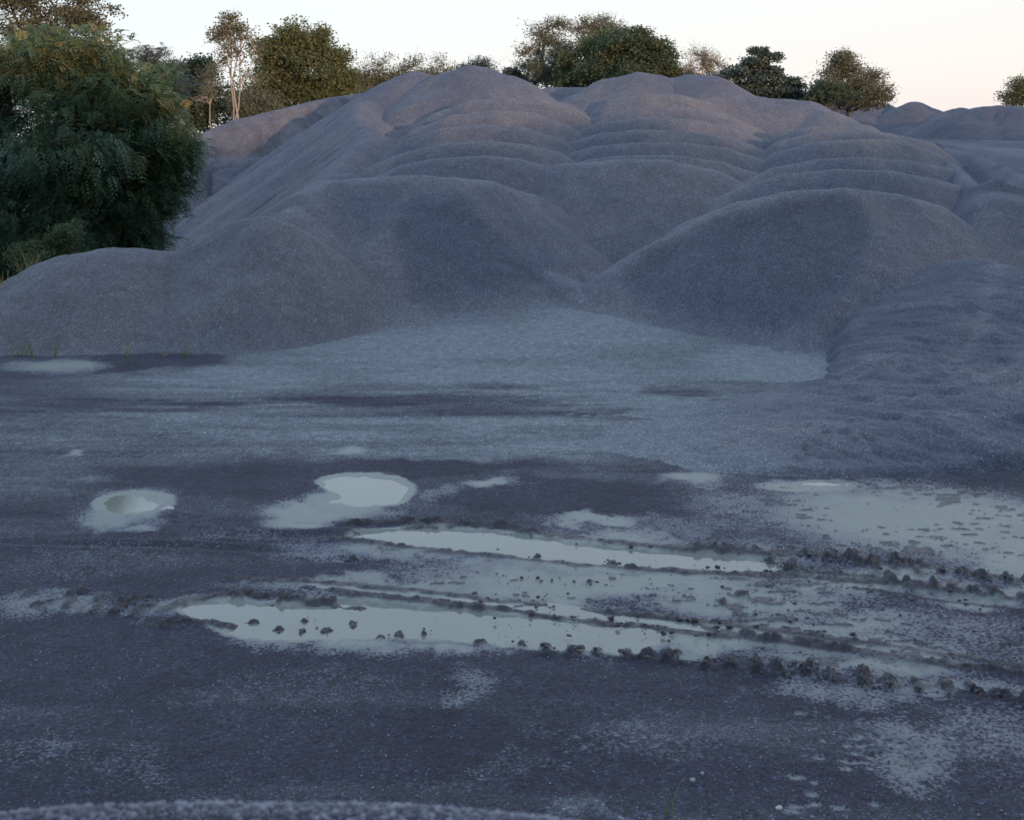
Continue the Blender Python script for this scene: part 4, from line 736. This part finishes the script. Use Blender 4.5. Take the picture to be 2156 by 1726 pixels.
# shrub and weeds
tree('feathery_bush', 'light green feathery bush below the dark locust, beside the weathered heap', (WD(105, 600, 26.5)[0], 26.5, .9), WD(110, 520, 26.5),
     [blob(115, 525, 26.5, 42, 32, 1), blob(85, 550, 26.5, 45, 26, .9), blob(135, 505, 26.5, 22, 20, .4), blob(60, 565, 26.5, 40, 18, .6)], LF_FRESH, BARK, 200, 20, .16, .16, 50, trunk_r=.02, asp=.25, droop=-.4, limb_r=.012, twig_r=.004, cat='bush', up=1.0)
def weed(px, py, d, hgt, n, label, seed, spread_=.12, wide=.012, mat=LF_GRASS, hue=.5, name='weed', zfix=None, group=None, base=None):
    rg = np.random.RandomState(seed); b = np.array(base if base else WD(px, py, d)); V = []; Fc = []; Hq = []; k0 = 0
    for i in range(n):
        a = rg.rand() * 6.28; l = 1.35 * hgt * (.45 + .55 * rg.rand()); lean = spread_ * (.3 + rg.rand()); p = b + np.array([rg.normal(0, spread_ * .35), rg.normal(0, spread_ * .35), -.04]); h = np.clip(hue + rg.normal(0, .2), 0, 1)
        dirh = np.array([math.cos(a), math.sin(a), 0]); sd2 = np.array([-math.sin(a + .6), math.cos(a + .6), 0]); m = 5
        for j in range(m + 1):
            t = j / m; q = p + np.array([0, 0, l * t * (1 - .18 * t)]) + dirh * lean * t * t * 1.6; wv = sd2 * 1.4 * wide * (1 - t * .85) * .5
            V += [q - wv, q + wv]; Hq += [h, h]
            if j < m: Fc.append([k0 + 2 * j, k0 + 2 * j + 1, k0 + 2 * j + 3, k0 + 2 * j + 2])
        k0 += 2 * (m + 1)
    Hq = np.array(Hq); o = mesh_np(name, np.array(V), np.array(Fc), mat, loc=tuple(b), smooth=False, col=np.stack([Hq, Hq, Hq, np.ones_like(Hq)], 1)); return tag(o, label, 'weed', group)
GW = 'weeds at the foot of the weathered heap'
weed(0, 0, 0, .50, 12, 'tallest tuft of green weeds at the left foot of the weathered heap', 1, .20, .018, base=W(62, 751), group=GW)
weed(0, 0, 0, .34, 9, 'ragged weed left of the tallest tuft at the foot of the heap', 2, .12, .016, base=W(40, 750), group=GW)
weed(0, 0, 0, .46, 8, 'narrow upright weed between the tallest tuft and the yellow one', 3, .08, .016, base=W(113, 751), group=GW)
weed(0, 0, 0, .32, 9, 'yellowing tuft at the middle of the heap foot', 4, .10, .018, hue=.8, base=W(268, 751), group=GW)
weed(0, 0, 0, .42, 10, 'forked green weed at the right end of the heap foot', 5, .11, .016, hue=.35, base=W(393, 751), group=GW)
weed(0, 0, 0, .16, 8, 'tiny brown tuft just left of the forked green weed', 6, .10, .014, hue=.9, base=W(346, 752), group=GW)
weed(0, 0, 0, .60, 40, 'rusty grass tuft on the far left edge of the heap', 7, .25, .016, hue=.9, base=WD(8, 632, 23.7), name='grass_tuft')
weed(0, 0, 0, .75, 44, 'tall pale grass in front of the feathery bush, on the heap crest', 8, .34, .014, hue=.5, base=WD(62, 588, 25.3), name='grass_tuft')
weed(0, 0, 0, .16, 14, 'tiny dark tuft alone high on the right slope', 9, .08, .02, mat=LF_GREEN, base=WD(2026, 526, 25.6), hue=.2)
weed(0, 0, 0, .34, 5, 'thin green stalk in the dark gravel at the bottom edge', 10, .05, .006, hue=.45, base=W(1405, 1716))
# stick, scrap
def stick(p0, p1, r, label):
    rg = np.random.RandomState(4); sg, _ = path(p0, p1, 5, .02, r, r * .6, rg); V, Fc = tubes(sg); return tag(mesh_np('stick', V, Fc, STONE, loc=tuple(p0)), label, 'stick')
stick(W(-40, 734), W(20, 740), .035, 'pale broken stick lying at the left edge below the weathered heap')
a, b, _ = W(353, 1075)
me_v = np.array([(-.07, -.02, .0), (.0, -.035, .02), (.07, -.01, .005), (.06, .03, .02), (-.01, .02, .035), (-.06, .02, .012)]) + np.array([a, b, .012])
tag(mesh_np('litter_scrap', me_v, np.array([[0, 1, 4, 5], [1, 2, 3, 4]]), STONE, loc=(a, b, .01)), 'crumpled pale scrap of litter at the right rim of the oval puddle', 'litter')
